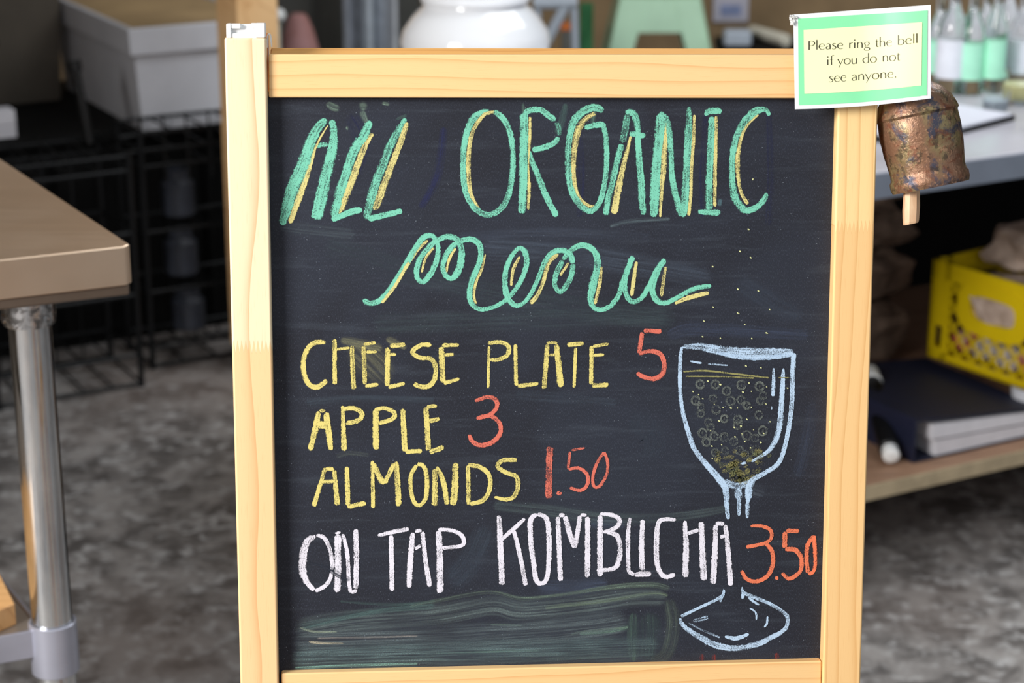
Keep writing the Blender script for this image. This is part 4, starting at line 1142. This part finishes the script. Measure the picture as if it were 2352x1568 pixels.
for i, (px, py, hg, r, lm, cm, tx) in enumerate(BT):
    bottle(onz(px, py, CZ+.001), hg, r, lm, cm, tx)
def tumbler(px, py, hg, r, tx, liq):
    P = onz(px, py, CZ+.001); rt = root('drinking_glass', P, tx, 'glass')
    MB().lathe([(.001, 0), (r*.82, 0), (r, hg), (r-.0018, hg), (r*.82-.0018, .006), (.001, .006)], Matrix.Translation(P), 32).build('glass', M_glass, rt, smooth=True)
    MB().lathe([(r*.76, .008), (r*.9, hg*.62), (.001, hg*.62)], Matrix.Translation(P), 32).build('drink', liq, rt, smooth=True)
tumbler(2285, 262, .040, .024, 'short clear tumbler with pale liquid in front of the bottles', M_paleblue)
tumbler(2338, 236, .055, .030, 'wide glass of pale yellow drink at the right edge', M_liquid)
# papers on a black board lying on the counter
pa = onz(2262, 308, CZ); 
tr_ = root('clipboard', pa, 'black board with white papers on the counter beside the bell', 'clipboard')
ea, eb = e1, e2
pL = onz(2222, 306, CZ); pR = onz(2322, 280, CZ)
d1 = (pR-pL).normalized(); d2 = Vector((-d1.y, d1.x, 0))
MB().frame(pL-d1*.16, d1, d2, Z3, (0, 0, .001), (.30, .22, .010)).build('board', M_blackp, tr_, bevel=.001)
MB().frame(pL-d1*.155, d1, d2, Z3, (0, .001, .0102), (.285, .20, .0135)).build('papers', plain('sheet_paper', (226, 228, 240), .6, scale=8, var=.03), tr_)

# ------------------------------------------------------------------ white jar on the counter
JD = 3.42; J = aty(1092, 96, JD); jp = JD/F*.97
rim_z = aty(1093, -2, JD).z
jr = lambda r: r*jp
zc = aty(1092, 92, JD).z
jar = root('ceramic_jar', (J.x, J.y, CZ), 'large white glazed ceramic jar with a wide neck behind the easel', 'jar')
prof = [(jr(60), CZ+.001), (jr(120), CZ+.001), (jr(150), CZ+.012), (jr(172), zc-.030), (jr(179), zc), (jr(172), zc+.018), (jr(150), zc+.040), (jr(134), zc+.052), (jr(124), zc+.058), (jr(120), zc+.066), (jr(122), zc+.080), (jr(129), rim_z-.002), (jr(130), rim_z+.004), (jr(118), rim_z+.004), (jr(110), zc+.07), (jr(112), zc+.05), (jr(60), CZ+.02)]
MB().lathe(prof, Matrix.Translation((J.x, J.y, 0)), 64).build('jar_body', M_ceramic, jar, smooth=True)
0 and print('jar', J, zc, rim_z)

# ------------------------------------------------------------------ mint metal stool farther back
SD = 6.15
st_c = aty(1515, 30, SD); u_ = SD/F
stool = root('metal_stool', (st_c.x, SD, 0), 'mint green sheet-metal stool with splayed legs behind the easel', 'stool')
zt = aty(1515, -4, SD-.13).z; ztop = zt
SN = SD-.13
def zz(py): return aty(1500, py, SN).z
def xx(px): return aty(px, 60, SN).x
hw = (xx(1608)-xx(1424))/2; cx = (xx(1608)+xx(1424))/2
MB().box((cx-hw-.006, SD-hw-.006, zt), (cx+hw+.006, SD+hw+.006, zt+.012)).build('seat', M_mint, stool, bevel=.005)
spl = (xx(1630)-xx(1608)-0)/ (zz(5)-zz(110))
zap = zz(74)
def trap(yface, sgn, axis):
    # apron between the legs on one side
    m = MB(); h1 = hw-.002; h2 = hw+spl*(zt-zap)
    w1 = hw*.62
    T = .004*sgn
    def pt(a, z, t=0):
        off = (hw+spl*(zt-z))*sgn+t
        return Vector((cx+a, SD+off, z)) if axis == 'y' else Vector((cx+off, SD+a, z))
    poly = [(-h1, zt), (h1, zt), (h2, zap), (-h2, zap)]
    vs = [pt(a, z) for a, z in poly]+[pt(a, z, -T) for a, z in poly]
    m.add(vs, [(0, 1, 2, 3), (7, 6, 5, 4), (0, 4, 5, 1), (1, 5, 6, 2), (2, 6, 7, 3), (3, 7, 4, 0)])
    return m.build('apron', M_mint, stool)
for sgn in (-1, 1): trap(0, sgn, 'y'); trap(0, sgn, 'x')
legw = xx(1464)-xx(1404)
for sx in (-1, 1):
    for sy in (-1, 1):
        m = MB()
        for axis in (0, 1):
            rows = []
            for z in (zt-.001, zap, zt*.5, .0):
                o_ = hw+spl*(zt-z)+.002; wl = legw*(1 if z > zap*.9 else .55+.45*z/zap)
                if axis == 0: rows.append((Vector((cx+sx*o_, SD+sy*o_, z)), Vector((cx+sx*(o_-wl), SD+sy*o_, z)), Vector((0, -sy*.004, 0))))
                else: rows.append((Vector((cx+sx*o_, SD+sy*o_, z)), Vector((cx+sx*o_, SD+sy*(o_-wl), z)), Vector((-sx*.004, 0, 0))))
            for (a0, b0_, t0), (a1, b1_, t1) in zip(rows, rows[1:]):
                m.add([a0, b0_, b1_, a1, a0+t0, b0_+t0, b1_+t1, a1+t1], [(0, 1, 2, 3), (7, 6, 5, 4), (0, 4, 5, 1), (1, 5, 6, 2), (2, 6, 7, 3), (3, 7, 4, 0)])
        m.build('leg', M_mint, stool)

# ------------------------------------------------------------------ timber post
pe = onz(548, 868, 0)
ang = math.radians(38); pw = .078
pdx = Vector((math.cos(ang), math.sin(ang), 0)); pdy = Vector((-math.sin(ang), math.cos(ang), 0))
edge = aty(543, 0, 4.1); edge.z = 0
wl = .074
post = root('timber_post', (edge.x, edge.y, 0), 'square timber post standing behind the left side of the easel', 'post')
zb = aty(527, 812, edge.y).z
0 and print('post', edge, zb)
MB().frame(edge, pdx, pdy, Z3, (0, 0, zb), (.096, .084, 3.2)).build('post_shaft', M_post, post, bevel=.003)
MB().frame(edge, pdx, pdy, Z3, (.004, .004, 0), (.09, .080, zb)).build('post_shoe', plain('blue_grey_steel', (104, 112, 128), .4, metal=.4), post, bevel=.002)

# ------------------------------------------------------------------ wire racks, tubs at the left back
K1 = onz(326, 888, 0); r1 = e1; r2 = e2
def wire_rack(name_lab, O, Wd, Dp, Ht, shelves, nv, back_v=True, r=.0042):
    rt = root('wire_rack', O, name_lab, 'rack')
    P = lambda a, b, z: O+r1*a+r2*b+Z3*z
    for a in (0, Wd):
        for b in (0, Dp): MB().tube([P(a, b, 0), P(a, b, Ht)], r*1.5, 8).build('upright', M_black, rt, smooth=True)
    for z in shelves:
        m = MB().tube([P(0, 0, z), P(Wd, 0, z), P(Wd, Dp, z), P(0, Dp, z), P(0, 0, z)], r, 6)
        fr = m.build('shelf_frame', M_black, rt, smooth=True)
        n = 5
        for i in range(1, n):
            MB().tube([P(Wd*i/n, 0, z), P(Wd*i/n, Dp, z)], r*.6, 6).build('wire', M_black, fr, smooth=True)
    for i in range(1, nv):
        a = Wd*i/nv
        MB().tube([P(a, 0, Ht), P(a, 0, Ht-.11)], r*.6, 6).build('wire', M_black, rt, smooth=True)
        if back_v: MB().tube([P(a, Dp, Ht), P(a, Dp, shelves[0])], r*.6, 6).build('wire', M_black, rt, smooth=True)
    return rt
KA = K1-r1*.30
wire_rack('black wire rack standing nearest the steel table', KA, .30, .20, .50, (.008, .07, .20, .33, .46, .49), 5)
K2 = onz(352, 848, 0)
wire_rack('black wire rack beside the timber post, under the white tub', K2+r1*.0, .36, .15, .515, (.008, .045, .17, .30, .44, .475, .51), 7)
KB = K1-r1*.68-r2*.0
wire_rack('black wire rack mostly hidden behind the steel table', KB, .36, .20, .48, (.008, .16, .31, .46), 5)
M_can = plain('dark_blue_grey_tin', (58, 62, 72), .4)
# things on the rack shelves
for i, (a, z, hgt, cc) in enumerate(((.10, .312, .10, M_paleblue), (.10, .182, .10, M_paleblue), (.24, .312, .09, M_glass), (.11, .058, .09, M_paleblue))):
    P = K2+r1*a+r2*.07+Z3*z
    m = MB().lathe([(.03, 0), (.036, .004), (.036, hgt*.7), (.026, hgt*.82), (.026, hgt), (.022, hgt), (.022, hgt*.8), (.03, .01)], Matrix.Translation(P), 24)
    tag(m.build('glass_canister', [M_can, M_can, M_glass, M_can][i], smooth=True), ['grey canister on the upper shelf of the wire rack beside the post', 'grey canister on the middle shelf of the wire rack beside the post', 'clear jar on the upper shelf of the wire rack beside the post', 'grey canister on the lowest shelf of the wire rack beside the post'][i], 'canister')
P = KA+r1*.13+r2*.08+Z3*.212
m = MB().lathe([(.018, 0), (.02, .002), (.02, .07), (.008, .095), (.008, .11)], Matrix.Translation(P), 20)
tag(m.build('squeeze_bottle', M_red, smooth=True), 'dark red squeeze bottle on the wire rack nearest the steel table', 'bottle')
# black block added behind the racks as their dark background
CBH = .475
cO = K1 - r1*.42 + r2*.325
dark_blk = root('dark_block', cO, 'low black block added as dark background behind the wire racks, carrying the plastic tubs', 'block')
MB().frame(cO, r1, r2, Z3, (0, 0, 0), (1.04, .6, CBH-.02)).build('block_body', M_mattblack, dark_blk, bevel=.003)
MB().frame(cO, r1, r2, Z3, (-.01, -.015, CBH-.02), (1.05, .61, CBH)).build('block_top', M_mattblack, dark_blk, bevel=.002)
for i in range(3): MB().frame(cO, r1, r2, Z3, (.02+i*.338, -.012, .03), (.34+i*.338, 0, CBH-.035)).build('block_panel', M_mattblack, dark_blk, bevel=.002)
# white tub
def tub(O, Wd, Dp, Ht, tap, mat, label, rimh=.05, name='plastic_tub'):
    rt = root(name, O, label, 'tub')
    P = lambda a, b, z: O+r1*a+r2*b+Z3*z
    m = MB(); t = .004
    def ring(k, z): return [P(-k, -k, z), P(Wd+k, -k, z), P(Wd+k, Dp+k, z), P(-k, Dp+k, z)]
    rings = [ring(0, 0), ring(tap, Ht), ring(tap-t, Ht), ring(-t, t)]
    vs = [p for r_ in rings for p in r_]; fs = []
    for i in range(3):
        for j in range(4): fs.append((i*4+j, i*4+(j+1) % 4, (i+1)*4+(j+1) % 4, (i+1)*4+j))
    fs += [(3, 2, 1, 0), (12, 13, 14, 15)]
    m.add(vs, fs); m.build('tub_body', mat, rt, bevel=.004)
    m = MB(); vs = [p for r_ in (ring(tap+.001, Ht-rimh), ring(tap+.008, Ht-rimh), ring(tap+.012, Ht), ring(tap-.002, Ht)) for p in r_]; fs = []
    for i in range(4):
        for j in range(4): fs.append((i*4+j, i*4+(j+1) % 4, ((i+1) % 4)*4+(j+1) % 4, ((i+1) % 4)*4+j))
    m.add(vs, fs); m.build('tub_rim', mat, rt, bevel=.003)
    return rt
TB = onz(328, 302, CBH+.001)
zr = onvert(302, 62, TB, (1, 0)).z
0 and print('tub', TB, zr)
wt = tub(TB, .27, .54, zr-CBH, .018, M_tub, 'large off-white plastic tub with a rolled rim on the black block', .058)
MB().frame(TB, r1, r2, Z3, (-.008, -.008, zr-CBH-.012), (.278, .548, zr-CBH-.004)).build('cardboard_cover', plain('tan_cardboard', (176, 148, 108), .8, scale=6), wt)
TD = onz(120, 318, CBH+.001)
tub(TB-r1*.30+r2*.42, .25, .12, .30, .012, M_tubdark, 'dark grey-brown plastic tub left of the off-white one', .03)
# black broom handle leaning on the tub
pa = onz(207, 330, CBH+.01); pb = aty(172, 152, pa.y+.02)
m = MB().tube([pa, pa+(pb-pa)*.5, pb], .009, 12)
m.tube([pb-(pb-pa).normalized()*.01, pb+(pb-pa).normalized()*.012], .014, 12)
tag(m.build('black_rod', M_blackp, smooth=True), 'black rod leaning against the dark side of the tubs', 'rod')
# black bin and white boxes at the far left
BL = onz(30, 322, CBH+.001)
bk_ = root('black_bin', BL-r1*.16, 'tall black rounded bin at the left edge of the picture', 'bin')
P = BL-r1*.08+r2*.13
MB().lathe([(.06, 0), (.075, .004), (.088, .17), (.092, .19), (.086, .20), (.05, .212), (.001, .214)], Matrix.Translation(P), 32).build('bin_body', M_blackp, bk_, smooth=True)
MB().lathe([(.095, .182), (.098, .19), (.095, .197), (.088, .197)], Matrix.Translation(P), 32).build('bin_rim', M_blackp, bk_, smooth=True)
P2 = onz(-12, 318, CBH+.001)
for i, hgt in enumerate((.012, .012, .03)):
    m = MB(); z0_ = [0, .014, .028][i]
    m.frame(P2, r1, r2, Z3, (-.02, -.01, z0_), (.045, .04, z0_+hgt))
    tag(m.build('paper_box', M_paper, None, bevel=.001), ['lowest', 'middle', 'topmost'][i]+' flat white box in the small stack at the left edge', 'box', 'white boxes at the left edge')

# ------------------------------------------------------------------ distant things above the top rail
# dark grey cupboard
def farbox(name, px0, px1, pyt, Y, depth, mat, label, cat, bevel=.004):
    a = aty(px0, pyt, Y); b = aty(px1, pyt, Y)
    m = MB(); m.box((a.x, Y, 0), (b.x, Y+depth, a.z)); return m, a, b
a = aty(600, -60, 6.55); b = aty(962, -60, 6.55)
cup = root('cupboard', ((a.x+b.x)/2, 6.55, 0), 'dark grey cupboard at the back wall behind the easel', 'cupboard')
MB().box((a.x, 6.55, 0), (b.x, 6.95, 1.1)).build('cupboard_body', M_grey, cup, bevel=.004)
mid = aty(728, 50, 6.55).x
MB().box((a.x+.01, 6.53, .02), (mid-.012, 6.55, 1.08)).build('cupboard_door', M_grey, cup, bevel=.003)
MB().box((mid+.012, 6.53, .02), (b.x-.01, 6.55, 1.08)).build('cupboard_door', M_grey, cup, bevel=.003)
# pale folding panels
pn = root('folding_screen', (aty(850, 50, 6.3).x, 6.3, 0), 'pale grey-blue folded screen standing behind the easel', 'screen')
xs = [796, 820, 846, 862, 905]; yy = [6.30, 6.36, 6.28, 6.37, 6.28]
for i in range(4):
    p = Vector((aty(xs[i], 50, yy[i]).x, yy[i], 0)); q = Vector((aty(xs[i+1], 50, yy[i+1]).x, yy[i+1], 0)); d = (q-p).normalized(); nn = Vector((-d.y, d.x, 0))
    MB().frame(p, d, nn, Z3, (.002, 0, .01), ((q-p).length-.002, .015, .95)).build('screen_panel', [plain('panel_mid_grey', (170, 174, 184), .5), plain('panel_pale_grey', (214, 222, 232), .5), plain('panel_grey', (180, 190, 200), .5), plain('pale_panel', (232, 236, 244), .5)][i], pn, bevel=.003)
# terracotta jug and white knobbed stake
Yt = 5.3
a = aty(685, 40, Yt)
jg = root('terracotta_jug', (a.x, Yt, 0), 'terracotta coloured jug seen just above the easel top rail', 'jug')
zt_ = aty(685, 30, Yt).z; pu = Yt/F
MB().lathe([(.07, 0), (.11, .03), (.13, .2), (40*pu, zt_-.07), (36*pu, zt_-.05), (24*pu, zt_-.015), (16*pu, zt_-.002), (.001, zt_)], Matrix.Translation((a.x-.0, Yt, 0)), 32).build('jug_body', M_terra, jg, smooth=True)
a = aty(640, 35, 5.15); sk = root('white_stake', (a.x, 5.15, 0), 'white stake with a round knob beside the timber post', 'stake')
MB().lathe([(.009, 0), (.009, a.z)], Matrix.Translation((a.x-.006, 5.15, 0)), 16).build('stake_rod', M_cream, sk, smooth=True)
MB().lathe([(.018*math.sin(t*math.pi/10)+.0001, -.018*math.cos(t*math.pi/10)) for t in range(11)], Matrix.Translation((a.x, 5.15, a.z)), 24).build('knob', M_white, sk, smooth=True)
# pale A-shaped trestle, green board, orange box
Yc = 5.2
def fp(px, py, y=Yc): return aty(px, py, y)
tr = root('trestle', (fp(1275, 50).x, Yc, 0), 'pale grey-blue metal trestle seen to the right of the white jar', 'trestle')
def leg2(p, q, r, n='trestle_leg'):
    d = (q-p).normalized(); L = p.z/-d.z; return MB().tube([p, p+d*L], r, 8).build(n, M_paleblue, tr, smooth=True)
topz = fp(1275, 8).z
leg2(fp(1234, 8), fp(1236, 110), .010); leg2(fp(1300, 10), fp(1262, 82), .014); leg2(fp(1318, 8), fp(1321, 110), .010)
MB().tube([fp(1225, 8), fp(1326, 6)], .016, 8).build('trestle_bar', M_paleblue, tr, smooth=True)
a = fp(1332, 9, 5.4); b = fp(1363, 9, 5.4)
tag(MB().box((a.x, 5.4, 0), (b.x, 5.43, a.z)).build('green_board', M_green, None, bevel=.002), 'narrow green board standing between the white jar and the mint stool', 'board')
a = fp(1288, 60, 5.7); b = fp(1320, 62, 5.7)
bnz = fp(1300, 76, 5.7).z
# low bench carrying small boxes and the cream tube
be = root('low_bench', (0.85, 5.6, 0), 'low dark bench carrying a pale carton and a cream tube', 'bench')
bz_ = aty(1700, 108, 5.56).z
bx0 = aty(1652, 90, 5.6).x
MB().box((bx0, 5.50, bz_-.03), (1.15, 5.74, bz_)).build('bench_top', M_mattblack, be, bevel=.003)
for x in (bx0+.01, 1.08):
    for y in (5.52, 5.68): MB().box((x, y, 0), (x+.04, y+.04, bz_-.03)).build('leg', M_mattblack, be)
ob = root('storage_box', ((a.x+b.x)/2, 5.63, 0), 'narrow dark grey box with an orange lid between the trestle legs', 'box')
MB().box((a.x, 5.6, .001), (b.x, 5.66, fp(1300, 70, 5.6).z)).build('box_body', M_grey, ob, bevel=.002)
lab(MB().box((a.x-.002, 5.597, fp(1300, 70, 5.6).z), (b.x+.002, 5.663, fp(1300, 58, 5.6).z)).build('lid', M_orange, ob, bevel=.002), 'orange lid')
a = aty(1664, 72, 5.55); b = aty(1728, 74, 5.55)
m = MB(); m.box((a.x, 5.55, bz_+.001), (b.x, 5.61, a.z))
tag(m.build('white_carton', M_paleblue, None, bevel=.01, seg=3), 'pale grey carton between the mint stool and the notice', 'box')
p = aty(1735, 94, 5.70); q = aty(1806, 100, 5.56)
rt_ = .017
p.z = q.z = bz_+rt_+.001
tb = root('cream_tube', p, 'cream cylindrical tube lying left of the notice', 'tube')
d = (q-p).normalized(); zx = d.orthogonal().normalized(); zy = d.cross(zx)
M = Matrix(((zx.x, zy.x, d.x, p.x), (zx.y, zy.y, d.y, p.y), (zx.z, zy.z, d.z, p.z), (0, 0, 0, 1))); L = (q-p).length
MB().lathe([(rt_*.9, -.02), (rt_, -.015), (rt_, L-.01), (rt_*.92, L), (.006, L+.001), (.005, L-.01)], M, 32).build('tube_body', M_cream, tb, smooth=True)
# notice on the back wall
a = aty(1640, -30, 6.985); b = aty(1718, 50, 6.985)
nt = root('wall_notice', (a.x, 6.99, b.z), 'white and blue notice low on the brown back wall', 'notice')
MB().box((a.x, 6.985, b.z), (b.x, 6.998, a.z)).build('notice_sheet', plain('notice_paper', (214, 212, 226), .6, var=.03), nt)
a2 = aty(1656, 12, 6.98); b2 = aty(1702, 36, 6.98)
MB().box((a2.x, 6.981, b2.z), (b2.x, 6.985, a2.z)).build('blue_print', plain('blue_print', (150, 164, 206), .6), nt)
